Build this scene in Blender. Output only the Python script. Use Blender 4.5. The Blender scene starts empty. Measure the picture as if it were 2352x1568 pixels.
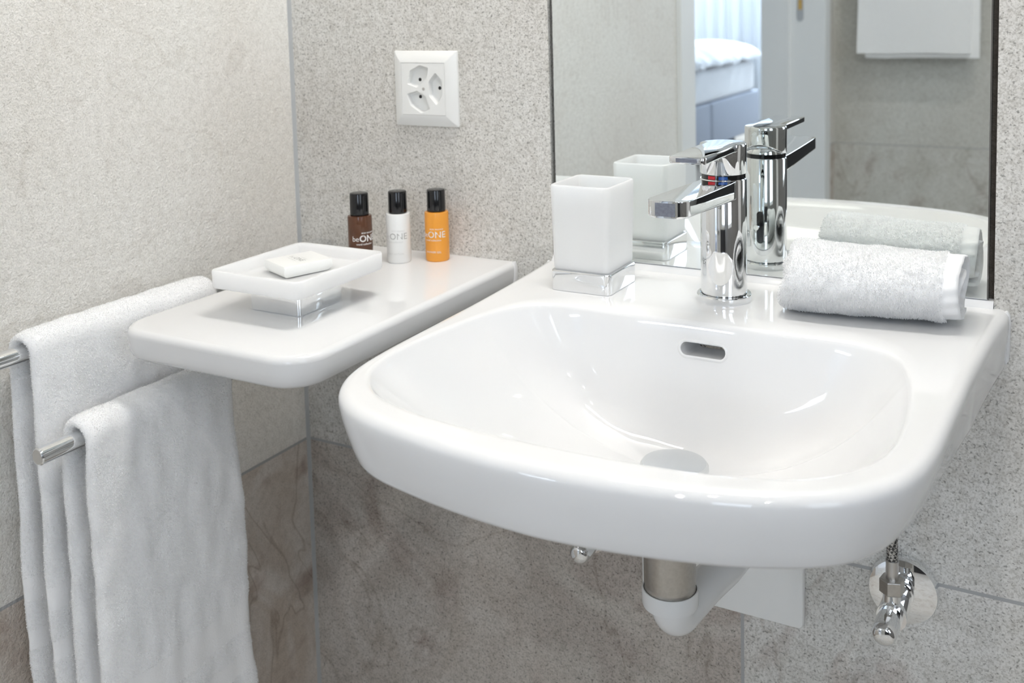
import bpy, bmesh, math, random
import numpy as np
from mathutils import Vector, Matrix, Euler

S = bpy.context.scene
COL = S.collection
PI = math.pi

# ------------------------------------------------------------------ camera
cam_data = bpy.data.cameras.new('camera')
cam = bpy.data.objects.new('camera', cam_data)
COL.objects.link(cam)
cam.location = (0.8991, -1.0176, 1.1457)
cam.rotation_euler = Euler((1.4776, 0.0255, 0.5149), 'XYZ')
cam_data.sensor_fit = 'HORIZONTAL'
cam_data.sensor_width = 36.0
cam_data.lens = 2421.8 / 2352 * 36.0
cam_data.shift_x = (1176.0 - 1178.4) / 2352
cam_data.shift_y = -(784.0 - 230.6) / 2352
cam_data.clip_start = 0.02
cam_data.clip_end = 60
cam_data.dof.use_dof = True
cam_data.dof.focus_distance = 0.92
cam_data.dof.aperture_fstop = 9.0
S.camera = cam

# ------------------------------------------------------------------ colour management and world
vs = S.view_settings
S.display_settings.display_device = 'sRGB'
vs.view_transform = 'Standard'
vs.look = 'None'
vs.gamma = 1.0
vs.use_curve_mapping = False
vs.exposure = 0.27
w = bpy.data.worlds.new('world')
S.world = w
w.use_nodes = True
w.node_tree.nodes['Background'].inputs['Color'].default_value = (0.75, 0.85, 1.0, 1)
w.node_tree.nodes['Background'].inputs['Strength'].default_value = 0.6

cy = S.cycles
cy.use_denoising = True
cy.max_bounces = 8
cy.diffuse_bounces = 4
cy.glossy_bounces = 6
cy.transmission_bounces = 6
cy.transparent_max_bounces = 6
cy.use_adaptive_sampling = True
cy.adaptive_threshold = 0.09
cy.sample_clamp_indirect = 4.0
cy.blur_glossy = 0.2


def area(name, loc, rot, sx, sy, power, col):
    d = bpy.data.lights.new(name, 'AREA')
    d.shape = 'RECTANGLE'
    d.size, d.size_y = sx, sy
    d.energy = power
    d.color = col
    o = bpy.data.objects.new(name, d)
    COL.objects.link(o)
    o.location = loc
    o.rotation_euler = rot
    return o


# lamps: an opal light panel above the mirror, recessed ceiling spots, daylight from
# the frosted bathroom window and the bedroom, with an added far-wall fill window
LAMP = (0.56, -0.22, 1.90)
LAMP_GLOW = 23.5
SPOT_GLOW = 200.0
FAR_SPOT_GLOW = 640.0
area('bedroom_fill_light', (-1.9, -7.6, 2.44), (0.5, 0, 0), 2.6, 0.9, 190.0, (0.76, 0.87, 1.0))  # added lamp under the bedroom ceiling, lights the bed in place of window daylight


# ------------------------------------------------------------------ materials
def newmat(name):
    m = bpy.data.materials.new(name)
    m.use_nodes = True
    nt = m.node_tree
    return m, nt, nt.nodes['Principled BSDF']


def N(nt, typ, **kw):
    n = nt.nodes.new(typ)
    for k, v in kw.items():
        setattr(n, k, v)
    return n


def simple(name, col, rough=0.4, metal=0.0, spec=0.5, **kw):
    m, nt, b = newmat(name)
    b.inputs['Base Color'].default_value = (*col, 1)
    b.inputs['Roughness'].default_value = rough
    b.inputs['Metallic'].default_value = metal
    b.inputs['Specular IOR Level'].default_value = spec
    for k, v in kw.items():
        b.inputs[k].default_value = v
    return m


def noise_var(m, scale, amt, bump=0.0, bdist=0.001, bscale=None):
    """gentle procedural variation of the base colour and a fine bump"""
    nt = m.node_tree
    b = nt.nodes['Principled BSDF']
    col = tuple(b.inputs['Base Color'].default_value)[:3]
    tc = N(nt, 'ShaderNodeTexCoord')
    nz = N(nt, 'ShaderNodeTexNoise')
    nz.inputs['Scale'].default_value = scale
    nz.inputs['Detail'].default_value = 4
    nt.links.new(tc.outputs['Object'], nz.inputs['Vector'])
    mx = N(nt, 'ShaderNodeMix', data_type='RGBA')
    mx.inputs['A'].default_value = (*[c * (1 - amt) for c in col], 1)
    mx.inputs['B'].default_value = (*[min(1, c * (1 + amt)) for c in col], 1)
    nt.links.new(nz.outputs['Fac'], mx.inputs['Factor'])
    nt.links.new(mx.outputs['Result'], b.inputs['Base Color'])
    if bump:
        n2 = N(nt, 'ShaderNodeTexNoise')
        n2.inputs['Scale'].default_value = bscale or scale * 4
        n2.inputs['Detail'].default_value = 3
        nt.links.new(tc.outputs['Object'], n2.inputs['Vector'])
        bp = N(nt, 'ShaderNodeBump')
        bp.inputs['Strength'].default_value = bump
        bp.inputs['Distance'].default_value = bdist
        nt.links.new(n2.outputs['Fac'], bp.inputs['Height'])
        nt.links.new(bp.outputs['Normal'], b.inputs['Normal'])
    return m


def stone(name, hjoints, vjoints, axis, tint=(1, 1, 1), patch=1.0, bump=0.5, seed=0.0, speck=0.6, grain=0.85, lower=()):
    """speckled grey-beige porcelain stone tile; joints are given as heights and
    as positions along the wall (axis 0 = x, 1 = y) with an optional top height"""
    m, nt, b = newmat(name)
    L = nt.links.new
    tc = N(nt, 'ShaderNodeTexCoord')
    mp = N(nt, 'ShaderNodeMapping')
    mp.inputs['Location'].default_value = (seed, seed * 1.7, seed * 0.6)
    L(tc.outputs['Object'], mp.inputs['Vector'])
    P = mp.outputs['Vector']

    def noise(scale, detail=3, dist=0.0, rough=0.55):
        n = N(nt, 'ShaderNodeTexNoise')
        n.inputs['Scale'].default_value = scale
        n.inputs['Detail'].default_value = detail
        n.inputs['Distortion'].default_value = dist
        n.inputs['Roughness'].default_value = rough
        L(P, n.inputs['Vector'])
        return n.outputs['Fac']

    def ramp(fac, stops):
        r = N(nt, 'ShaderNodeValToRGB')
        e = r.color_ramp.elements
        while len(e) < len(stops):
            e.new(0.5)
        for k, (pos, c) in enumerate(stops):
            e[k].position = pos
            e[k].color = (*c, 1) if len(c) == 3 else c
        L(fac, r.inputs['Fac'])
        return r.outputs['Color']

    def mix(fac, a, bb, mode='MIX'):
        x = N(nt, 'ShaderNodeMix', data_type='RGBA', blend_type=mode)
        for s, v in (('Factor', fac), ('A', a), ('B', bb)):
            if isinstance(v, (int, float)):
                x.inputs[s].default_value = v
            elif isinstance(v, tuple):
                x.inputs[s].default_value = (*v, 1)
            else:
                L(v, x.inputs[s])
        return x.outputs['Result']

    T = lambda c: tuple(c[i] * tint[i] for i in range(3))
    sep = N(nt, 'ShaderNodeSeparateXYZ')
    L(tc.outputs['Object'], sep.inputs[0])
    # the tiles above the joint are even, the ones below it are clouded and veined
    lt = N(nt, 'ShaderNodeMath', operation='LESS_THAN')
    L(sep.outputs[2], lt.inputs[0])
    lt.inputs[1].default_value = 0.5875

    def amount(hi, lo):
        x = N(nt, 'ShaderNodeMath', operation='MULTIPLY_ADD')
        L(lt.outputs[0], x.inputs[0])
        x.inputs[1].default_value = hi - lo
        x.inputs[2].default_value = lo
        return x.outputs[0]

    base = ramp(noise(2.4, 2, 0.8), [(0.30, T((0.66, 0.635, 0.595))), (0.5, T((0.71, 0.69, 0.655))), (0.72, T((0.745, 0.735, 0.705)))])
    # multiply each listed tile of the lower course by its tone factor
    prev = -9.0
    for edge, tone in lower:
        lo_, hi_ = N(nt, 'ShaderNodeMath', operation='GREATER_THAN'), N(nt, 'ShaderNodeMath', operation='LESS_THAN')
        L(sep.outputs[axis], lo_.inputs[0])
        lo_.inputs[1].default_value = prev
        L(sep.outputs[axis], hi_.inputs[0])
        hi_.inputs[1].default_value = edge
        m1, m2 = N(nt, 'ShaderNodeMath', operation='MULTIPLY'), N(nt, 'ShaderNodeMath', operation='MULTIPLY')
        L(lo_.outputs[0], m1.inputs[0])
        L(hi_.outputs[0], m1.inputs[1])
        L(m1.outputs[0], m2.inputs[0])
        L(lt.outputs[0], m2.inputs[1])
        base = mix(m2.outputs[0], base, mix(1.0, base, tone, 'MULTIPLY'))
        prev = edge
    cl = ramp(noise(6.0, 4, 2.2), [(0.40, (0.25, 0.25, 0.25)), (0.62, (0.75, 0.75, 0.75))])
    base = mix(amount(0.22 * patch, 0.05 * patch), base, cl, 'OVERLAY')
    vn = noise(3.0, 3, 1.6)
    ve = ramp(vn, [(0.488, (1, 1, 1)), (0.499, (0.66, 0.62, 0.58)), (0.510, (1, 1, 1))])
    base = mix(amount(0.6 * patch, 0.16 * patch), base, ve, 'MULTIPLY')
    pk = ramp(noise(4.2, 4, 3.0, 0.62), [(0.56, (1, 1, 1)), (0.68, (0.70, 0.635, 0.615))])
    base = mix(amount(0.75 * patch, 0.06 * patch), base, pk, 'MULTIPLY')
    # grain and dark specks
    gr = ramp(noise(520, 1), [(0.34, (0.70, 0.69, 0.67)), (0.50, (0.93, 0.93, 0.92)), (0.66, (1.03, 1.03, 1.03))])
    base = mix(grain, base, gr, 'MULTIPLY')
    mo = ramp(noise(110, 2), [(0.30, (0.86, 0.855, 0.84)), (0.5, (0.97, 0.97, 0.965)), (0.7, (1.03, 1.03, 1.03))])
    base = mix(0.8, base, mo, 'MULTIPLY')
    sp = ramp(noise(330, 1), [(0.30, (0.22, 0.21, 0.20)), (0.40, (1, 1, 1))])
    base = mix(speck, base, sp, 'MULTIPLY')
    # joints
    total = None

    def band(out, pos, half):
        s = N(nt, 'ShaderNodeMath', operation='SUBTRACT')
        L(out, s.inputs[0])
        s.inputs[1].default_value = pos
        a = N(nt, 'ShaderNodeMath', operation='ABSOLUTE')
        L(s.outputs[0], a.inputs[0])
        c = N(nt, 'ShaderNodeMath', operation='LESS_THAN')
        L(a.outputs[0], c.inputs[0])
        c.inputs[1].default_value = half
        return c.outputs[0]

    def add(tot, v):
        if tot is None:
            return v
        mth = N(nt, 'ShaderNodeMath', operation='MAXIMUM')
        L(tot, mth.inputs[0])
        L(v, mth.inputs[1])
        return mth.outputs[0]

    for h in hjoints:
        total = add(total, band(sep.outputs[2], h, 0.0018))
    for (q, top) in vjoints:
        v = band(sep.outputs[axis], q, 0.0018)
        c = N(nt, 'ShaderNodeMath', operation='LESS_THAN')
        L(sep.outputs[2], c.inputs[0])
        c.inputs[1].default_value = top
        mth = N(nt, 'ShaderNodeMath', operation='MULTIPLY')
        L(v, mth.inputs[0])
        L(c.outputs[0], mth.inputs[1])
        total = add(total, mth.outputs[0])
    hgt = noise(260, 2, 0.0, 0.65)
    if total is not None:
        base = mix(total, base, (0.40, 0.40, 0.40))
        sc = N(nt, 'ShaderNodeMath', operation='MULTIPLY_ADD')
        L(total, sc.inputs[0])
        sc.inputs[1].default_value = -1.3
        L(hgt, sc.inputs[2])
        hgt = sc.outputs[0]
    L(base, b.inputs['Base Color'])
    b.inputs['Roughness'].default_value = 0.62
    b.inputs['Specular IOR Level'].default_value = 0.3
    bp = N(nt, 'ShaderNodeBump')
    bp.inputs['Strength'].default_value = bump
    bp.inputs['Distance'].default_value = 0.0016
    L(hgt, bp.inputs['Height'])
    L(bp.outputs['Normal'], b.inputs['Normal'])
    return m


def terry(name, col=(0.95, 0.95, 0.95), scale=520, bump=0.6, dist=0.0012):
    m, nt, b = newmat(name)
    b.inputs['Roughness'].default_value = 0.9
    b.inputs['Specular IOR Level'].default_value = 0.1
    b.inputs['Base Color'].default_value = (*col, 1)
    b.inputs['Sheen Weight'].default_value = 0.25
    return noise_var(m, scale * 0.25, 0.03, bump, dist, scale)


def loops(name):
    m = bpy.data.materials.new(name)
    m.use_nodes = True
    nt = m.node_tree
    nt.nodes.clear()
    out = N(nt, 'ShaderNodeOutputMaterial')
    d, t, x = N(nt, 'ShaderNodeBsdfDiffuse'), N(nt, 'ShaderNodeBsdfTranslucent'), N(nt, 'ShaderNodeMixShader')
    tc, nz, mx = N(nt, 'ShaderNodeTexCoord'), N(nt, 'ShaderNodeTexNoise'), N(nt, 'ShaderNodeMix', data_type='RGBA')
    nz.inputs['Scale'].default_value = 90
    mx.inputs['A'].default_value = (0.93, 0.93, 0.93, 1)
    mx.inputs['B'].default_value = (0.975, 0.975, 0.97, 1)
    nt.links.new(tc.outputs['Object'], nz.inputs['Vector'])
    nt.links.new(nz.outputs['Fac'], mx.inputs['Factor'])
    for s_ in (d, t):
        nt.links.new(mx.outputs['Result'], s_.inputs['Color'])
    x.inputs[0].default_value = 0.42
    nt.links.new(d.outputs[0], x.inputs[1])
    nt.links.new(t.outputs[0], x.inputs[2])
    nt.links.new(x.outputs[0], out.inputs['Surface'])
    return m


def frosted(name, col=(0.93, 0.94, 0.94), tr=0.45, rough=0.38):
    m = bpy.data.materials.new(name)
    m.use_nodes = True
    nt = m.node_tree
    nt.nodes.clear()
    L = nt.links.new
    out = N(nt, 'ShaderNodeOutputMaterial')
    d = N(nt, 'ShaderNodeBsdfDiffuse')
    t = N(nt, 'ShaderNodeBsdfTranslucent')
    g = N(nt, 'ShaderNodeBsdfGlossy')
    for x in (d, t):
        x.inputs['Color'].default_value = (*col, 1)
    g.inputs['Roughness'].default_value = rough
    m1 = N(nt, 'ShaderNodeMixShader')
    m1.inputs[0].default_value = tr
    L(d.outputs[0], m1.inputs[1])
    L(t.outputs[0], m1.inputs[2])
    fr = N(nt, 'ShaderNodeFresnel')
    fr.inputs['IOR'].default_value = 1.35
    m2 = N(nt, 'ShaderNodeMixShader')
    L(fr.outputs[0], m2.inputs[0])
    L(m1.outputs[0], m2.inputs[1])
    L(g.outputs[0], m2.inputs[2])
    L(m2.outputs[0], out.inputs['Surface'])
    return m


def emissive(name, col, strength):
    m, nt, b = newmat(name)
    b.inputs['Base Color'].default_value = (*col, 1)
    b.inputs['Emission Color'].default_value = (*col, 1)
    b.inputs['Emission Strength'].default_value = strength
    return m


M = {}
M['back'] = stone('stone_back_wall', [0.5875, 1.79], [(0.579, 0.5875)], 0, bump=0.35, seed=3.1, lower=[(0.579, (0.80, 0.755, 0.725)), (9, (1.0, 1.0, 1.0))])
M['left'] = stone('stone_left_wall', [0.5875, 1.79], [], 1, bump=0.9, seed=8.3, patch=1.5, speck=0.15, grain=0.5, tint=(1.19, 1.19, 1.19), lower=[(9, (0.80, 0.75, 0.72))])  # tint lightened: the stronger light on this wall is put into the colour
M['far'] = stone('stone_far_wall', [0.5875, 1.79], [(1.1, 0.5875)], 0, bump=0.3, seed=14.2, tint=(0.98, 1.0, 1.0))
M['right'] = stone('stone_right_wall', [0.5875, 1.79], [(-1.9, 3)], 1, bump=0.3, seed=21.0, tint=(0.34, 0.34, 0.35))  # unseen wall, darkened so the chrome picks up dark reflections
M['reflect_dark'] = noise_var(simple('chrome_reflection_dark', (0.03, 0.03, 0.033), 0.5), 40, 0.2)  # for the added panel that gives the chrome something dark to mirror
M['floor'] = stone('stone_floor', [], [(-0.6, 3), (-1.2, 3), (-1.8, 3), (-2.4, 3)], 1, bump=0.3, seed=30.0, tint=(1.1, 1.1, 1.1))
M['mortar'] = noise_var(simple('dark_mortar', (0.10, 0.085, 0.072), 0.95), 160, 0.45, 0.8, 0.002)
M['grout'] = noise_var(simple('grey_silicone', (0.42, 0.43, 0.43), 0.5), 60, 0.05)
M['plaster'] = noise_var(simple('white_plaster', (0.80, 0.80, 0.79), 0.85), 30, 0.02, 0.1)
M['bedwall'] = noise_var(simple('bedroom_paint', (0.80, 0.82, 0.84), 0.85), 20, 0.02)
M['wood'] = noise_var(simple('bedroom_floor_boards', (0.42, 0.37, 0.32), 0.45), 8, 0.15)
M['porcelain'] = noise_var(simple('white_porcelain', (0.78, 0.78, 0.78), 0.035, spec=0.55), 5, 0.006)
M['chrome'] = noise_var(simple('polished_chrome', (0.86, 0.87, 0.88), 0.035, 1.0), 12, 0.01)
M['softchrome'] = noise_var(simple('softly_polished_chrome', (0.80, 0.82, 0.83), 0.22, 1.0), 12, 0.01)
M['satin'] = noise_var(simple('satin_steel', (0.62, 0.61, 0.60), 0.30, 1.0), 60, 0.06)
M['nickel'] = noise_var(simple('raw_nickel', (0.52, 0.50, 0.47), 0.32, 1.0), 300, 0.15, 0.15, 0.0005, 900)
M['mirror'] = simple('mirror_silver', (0.90, 0.93, 0.915), 0.0, 1.0)
M['glassedge'] = simple('mirror_glass_edge', (0.045, 0.075, 0.068), 0.12)
M['frost'] = simple('frosted_glass', (0.95, 0.96, 0.96), 0.4, **{'Subsurface Weight': 1.0, 'Subsurface Radius': (0.03, 0.03, 0.03), 'Subsurface Scale': 1.0})
M['white_plastic'] = noise_var(simple('white_plastic', (0.84, 0.84, 0.82), 0.28), 12, 0.01)
M['pvc'] = noise_var(simple('white_pvc', (0.80, 0.80, 0.79), 0.22), 14, 0.01)
M['black'] = simple('black_plastic', (0.008, 0.008, 0.009), 0.10)
M['hole'] = simple('pin_hole_black', (0.006, 0.006, 0.006), 0.6)
M['red'] = simple('red_mark', (0.55, 0.02, 0.03), 0.25)
M['blue'] = simple('blue_mark', (0.01, 0.07, 0.28), 0.25)
M['aerator'] = noise_var(simple('aerator_grey', (0.22, 0.23, 0.27), 0.25, 0.3), 500, 0.3)
M['amber'] = simple('amber_bottle', (0.17, 0.075, 0.042), 0.07, **{'Transmission Weight': 0.5, 'IOR': 1.42})
M['lotion'] = noise_var(simple('white_lotion_bottle', (0.84, 0.84, 0.82), 0.22), 10, 0.01)
M['orange'] = noise_var(simple('orange_gel_bottle', (1.0, 0.42, 0.06), 0.16, **{'Transmission Weight': 0.22, 'IOR': 1.4}), 40, 0.05)
M['ink_white'] = simple('white_print', (0.80, 0.79, 0.77), 0.5)
M['ink_grey'] = simple('grey_print', (0.42, 0.42, 0.40), 0.5)
M['ink_pale'] = simple('pale_grey_print', (0.62, 0.62, 0.60), 0.5)
M['paper'] = noise_var(simple('glossy_white_paper', (0.88, 0.88, 0.86), 0.35), 18, 0.012, 0.12, 0.001, 60)
M['terry'] = terry('white_terry')
M['loop'] = loops('white_terry_loops')
M['hem'] = terry('white_hem_weave', (0.86, 0.86, 0.86), 900, 0.3, 0.0006)
M['door_white'] = noise_var(simple('white_lacquer', (0.86, 0.875, 0.88), 0.35), 4, 0.01)
M['brass'] = noise_var(simple('brass', (0.75, 0.48, 0.16), 0.35, 0.9), 100, 0.1)
M['bed_fabric'] = noise_var(simple('blue_grey_upholstery', (0.40, 0.43, 0.50), 0.9), 120, 0.08, 0.3, 0.002)
M['sheet'] = noise_var(simple('white_bed_linen', (0.80, 0.81, 0.84), 0.9), 14, 0.03, 0.3, 0.004)
M['dark_foot'] = simple('dark_bed_foot', (0.02, 0.02, 0.025), 0.5)
M['sheer'] = frosted('sheer_curtain', (0.93, 0.96, 1.0), 0.7, 0.8)
M['daypane'] = emissive('daylit_pane', (0.87, 0.93, 1.0), 1.05)
M['bathpane'] = emissive('frosted_daylit_pane', (0.80, 0.89, 1.0), 2.3)
M['farfill'] = emissive('far_fill_pane', (0.74, 0.85, 1.0), 4.6)  # glow of the added fill window, cool light on the basin front
M['lampglow'] = emissive('opal_lamp_panel', (1.0, 0.97, 0.925), LAMP_GLOW)
M['spotglow'] = emissive('spot_glass', (1.0, 0.97, 0.94), SPOT_GLOW)
M['farspotglow'] = emissive('bright_spot_glass', (1.0, 0.97, 0.94), FAR_SPOT_GLOW)
M['braid'] = None


def braid():
    m, nt, b = newmat('braided_steel')
    tc = N(nt, 'ShaderNodeTexCoord')
    w1 = N(nt, 'ShaderNodeTexChecker')
    w1.inputs['Scale'].default_value = 420
    w1.inputs['Color1'].default_value = (0.55, 0.54, 0.52, 1)
    w1.inputs['Color2'].default_value = (0.09, 0.09, 0.09, 1)
    mp = N(nt, 'ShaderNodeMapping')
    mp.inputs['Rotation'].default_value = (0.78, 0.3, 0.78)
    nt.links.new(tc.outputs['Object'], mp.inputs['Vector'])
    nt.links.new(mp.outputs['Vector'], w1.inputs['Vector'])
    nt.links.new(w1.outputs['Color'], b.inputs['Base Color'])
    b.inputs['Metallic'].default_value = 0.8
    b.inputs['Roughness'].default_value = 0.35
    return m


M['braid'] = braid()


# ------------------------------------------------------------------ mesh helpers
class MB:
    def __init__(self):
        self.v, self.f, self.mi = [], [], []

    def add(self, v, f, mi=0):
        o = len(self.v)
        self.v += [tuple(map(float, p)) for p in v]
        self.f += [tuple(i + o for i in q) for q in f]
        self.mi += [mi] * len(f)
        return self

    def box(self, x0, x1, y0, y1, z0, z1, mi=0):
        v = [(x, y, z) for z in (z0, z1) for y in (y0, y1) for x in (x0, x1)]
        f = [(0, 2, 3, 1), (4, 5, 7, 6), (0, 1, 5, 4), (2, 6, 7, 3), (0, 4, 6, 2), (1, 3, 7, 5)]
        return self.add(v, f, mi)

    def loft(self, rings, cap0=True, cap1=True, closed=True, mi=0):
        n = len(rings[0])
        v = [p for r in rings for p in r]
        f = []
        for k in range(len(rings) - 1):
            for i in range(n if closed else n - 1):
                j = (i + 1) % n
                f.append((k * n + i, k * n + j, (k + 1) * n + j, (k + 1) * n + i))
        if cap0:
            f.append(tuple(range(n - 1, -1, -1)))
        if cap1:
            f.append(tuple((len(rings) - 1) * n + i for i in range(n)))
        return self.add(v, f, mi)

    def lathe(self, prof, c=(0, 0, 0), axis='z', n=48, mi=0, caps=True):
        """prof = [(r, h)] from one end to the other"""
        rings = []
        for r, h in prof:
            ring = []
            for i in range(n):
                a = 2 * PI * i / n
                p, q = r * math.cos(a), r * math.sin(a)
                if axis == 'z':
                    ring.append((c[0] + p, c[1] + q, c[2] + h))
                elif axis == 'y':      # h runs along -y
                    ring.append((c[0] + p, c[1] - h, c[2] + q))
                else:
                    ring.append((c[0] + h, c[1] + p, c[2] + q))
            rings.append(ring)
        return self.loft(rings, caps, caps, True, mi)

    def tube(self, path, r, n=20, caps=True, mi=0):
        path = [Vector(p) for p in path]
        rr = r if hasattr(r, '__len__') else [r] * len(path)
        rings = []
        up = None
        for k, p in enumerate(path):
            t = (path[min(k + 1, len(path) - 1)] - path[max(k - 1, 0)]).normalized()
            if up is None:
                up = Vector((0, 0, 1)) if abs(t.z) < 0.9 else Vector((1, 0, 0))
            a = (up - t * up.dot(t)).normalized()
            b = t.cross(a)
            up = a
            rings.append([tuple(p + (a * math.cos(2 * PI * i / n) + b * math.sin(2 * PI * i / n)) * rr[k]) for i in range(n)])
        return self.loft(rings, caps, caps, True, mi)

    def rprism(self, outline, z0, z1, rt=0.0, rb=0.0, mi=0, seg=5):
        rings = []
        if rb > 0:
            for k in range(seg + 1):
                a = PI / 2 * k / seg
                o = offset(outline, -rb * (1 - math.sin(a)))
                rings.append([(p[0], p[1], z0 + rb * (1 - math.cos(a))) for p in o])
        else:
            rings.append([(p[0], p[1], z0) for p in outline])
        if rt > 0:
            for k in range(seg + 1):
                a = PI / 2 * k / seg
                o = offset(outline, -rt * (1 - math.cos(a)))
                rings.append([(p[0], p[1], z1 - rt * (1 - math.sin(a))) for p in o])
        else:
            rings.append([(p[0], p[1], z1) for p in outline])
        return self.loft(rings, True, True, True, mi)

    def xform(self, mat, start=0):
        for i in range(start, len(self.v)):
            self.v[i] = tuple(mat @ Vector(self.v[i]))
        return self

    def build(self, name, mats, parent=None, smooth=True, angle=35, local=True, recalc=True):
        me = bpy.data.meshes.new(name)
        me.from_pydata(self.v, [], self.f)
        mats = mats if isinstance(mats, (list, tuple)) else [mats]
        for m in mats:
            me.materials.append(m)
        if len(mats) > 1:
            me.polygons.foreach_set('material_index', self.mi)
        if recalc:
            bm = bmesh.new()
            bm.from_mesh(me)
            bmesh.ops.recalc_face_normals(bm, faces=bm.faces)
            bm.to_mesh(me)
            bm.free()
        finish(me, smooth, angle)
        return link(name, me, parent)


def finish(me, smooth=True, angle=35):
    me.polygons.foreach_set('use_smooth', [smooth] * len(me.polygons))
    if smooth and angle:
        me.set_sharp_from_angle(angle=math.radians(angle))
    me.update()


def link(name, me, parent=None):
    o = bpy.data.objects.new(name, me)
    COL.objects.link(o)
    if parent is not None:
        o.parent = parent
        o.matrix_parent_inverse = Matrix.Translation(-Vector(parent.location))
    return o


def thing(name, label, cat, loc, group=None):
    o = bpy.data.objects.new(name, None)
    COL.objects.link(o)
    o.empty_display_size = 0.02
    o.location = loc
    o['label'], o['category'] = label, cat
    if group:
        o['group'] = group
    return o


def tag(o, label, cat, group=None):
    o['label'], o['category'] = label, cat
    if group:
        o['group'] = group
    return o


def struct(o):
    o['kind'] = 'structure'
    return o


def offset(pts, d):
    """move a closed outline outward by d (inward when d < 0); outline is counter-clockwise"""
    P = np.array([(p[0], p[1]) for p in pts])
    t0 = P - np.roll(P, 1, 0)
    t1 = np.roll(P, -1, 0) - P
    t0 /= np.maximum(np.linalg.norm(t0, axis=1, keepdims=True), 1e-12)
    t1 /= np.maximum(np.linalg.norm(t1, axis=1, keepdims=True), 1e-12)
    n0 = np.stack([t0[:, 1], -t0[:, 0]], 1)
    n1 = np.stack([t1[:, 1], -t1[:, 0]], 1)
    n = n0 + n1
    n /= np.maximum(np.linalg.norm(n, axis=1, keepdims=True), 1e-12)
    c = np.clip((n * n0).sum(1, keepdims=True), 0.5, 1)
    return [tuple(q) for q in P + n * d / c]


def rrect(x0, x1, y0, y1, r, n=8):
    rs = r if hasattr(r, '__len__') else [r] * 4      # order: x1y0, x1y1, x0y1, x0y0
    out = []
    for (cx, cy_, sx, sy, a0), q in zip(((x1, y0, -1, 1, -PI / 2), (x1, y1, -1, -1, 0), (x0, y1, 1, -1, PI / 2), (x0, y0, 1, 1, PI)), rs):
        for k in range(n + 1):
            a = a0 + PI / 2 * k / n
            out.append((cx + sx * q + q * math.cos(a), cy_ + sy * q + q * math.sin(a)))
    return out


def circle(cx, cy_, r, n=48):
    return [(cx + r * math.cos(2 * PI * i / n), cy_ + r * math.sin(2 * PI * i / n)) for i in range(n)]


def catmull(P, closed=True, n=10):
    P = [Vector(p) for p in P]
    out = []
    m = len(P)
    for i in range(m if closed else m - 1):
        if closed:
            a, b, c, d = P[(i - 1) % m], P[i], P[(i + 1) % m], P[(i + 2) % m]
        else:
            a, b, c, d = P[max(i - 1, 0)], P[i], P[i + 1], P[min(i + 2, m - 1)]
        for k in range(n):
            t = k / n
            out.append(tuple(0.5 * ((2 * b) + (c - a) * t + (2 * a - 5 * b + 4 * c - d) * t * t + (3 * b - a - 3 * c + d) * t ** 3)))
    if not closed:
        out.append(tuple(P[-1]))
    return out


def ray_poly(poly, c, ang):
    dx, dy = math.cos(ang), math.sin(ang)
    best = 0
    n = len(poly)
    for i in range(n):
        x1, y1 = poly[i][0] - c[0], poly[i][1] - c[1]
        x2, y2 = poly[(i + 1) % n][0] - c[0], poly[(i + 1) % n][1] - c[1]
        den = dx * (y2 - y1) - dy * (x2 - x1)
        if abs(den) < 1e-14:
            continue
        t = (x1 * (y2 - y1) - y1 * (x2 - x1)) / den
        u = (x1 * dy - y1 * dx) / den
        if -1e-9 <= u <= 1 + 1e-9 and t > best:
            best = t
    return (c[0] + dx * best, c[1] + dy * best)


FONT = None


def text_mesh(s, size, spacing=1.0, bold=0.0):
    cu = bpy.data.curves.new('t', 'FONT')
    cu.body = s
    cu.size = size
    cu.align_x = 'CENTER'
    cu.space_character = spacing
    cu.offset = bold
    cu.resolution_u = 3
    o = bpy.data.objects.new('t', cu)
    COL.objects.link(o)
    bpy.context.view_layer.update()
    dg = bpy.context.evaluated_depsgraph_get()
    me = bpy.data.meshes.new_from_object(o.evaluated_get(dg))
    bpy.data.objects.remove(o)
    bpy.data.curves.remove(cu)
    v = [tuple(p.co) for p in me.vertices]
    f = [tuple(p.vertices) for p in me.polygons]
    bpy.data.meshes.remove(me)
    return v, f


def vnoise(x, y, z=0.0):
    from mathutils import noise as mn
    return mn.noise(Vector((x, y, z)))


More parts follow.
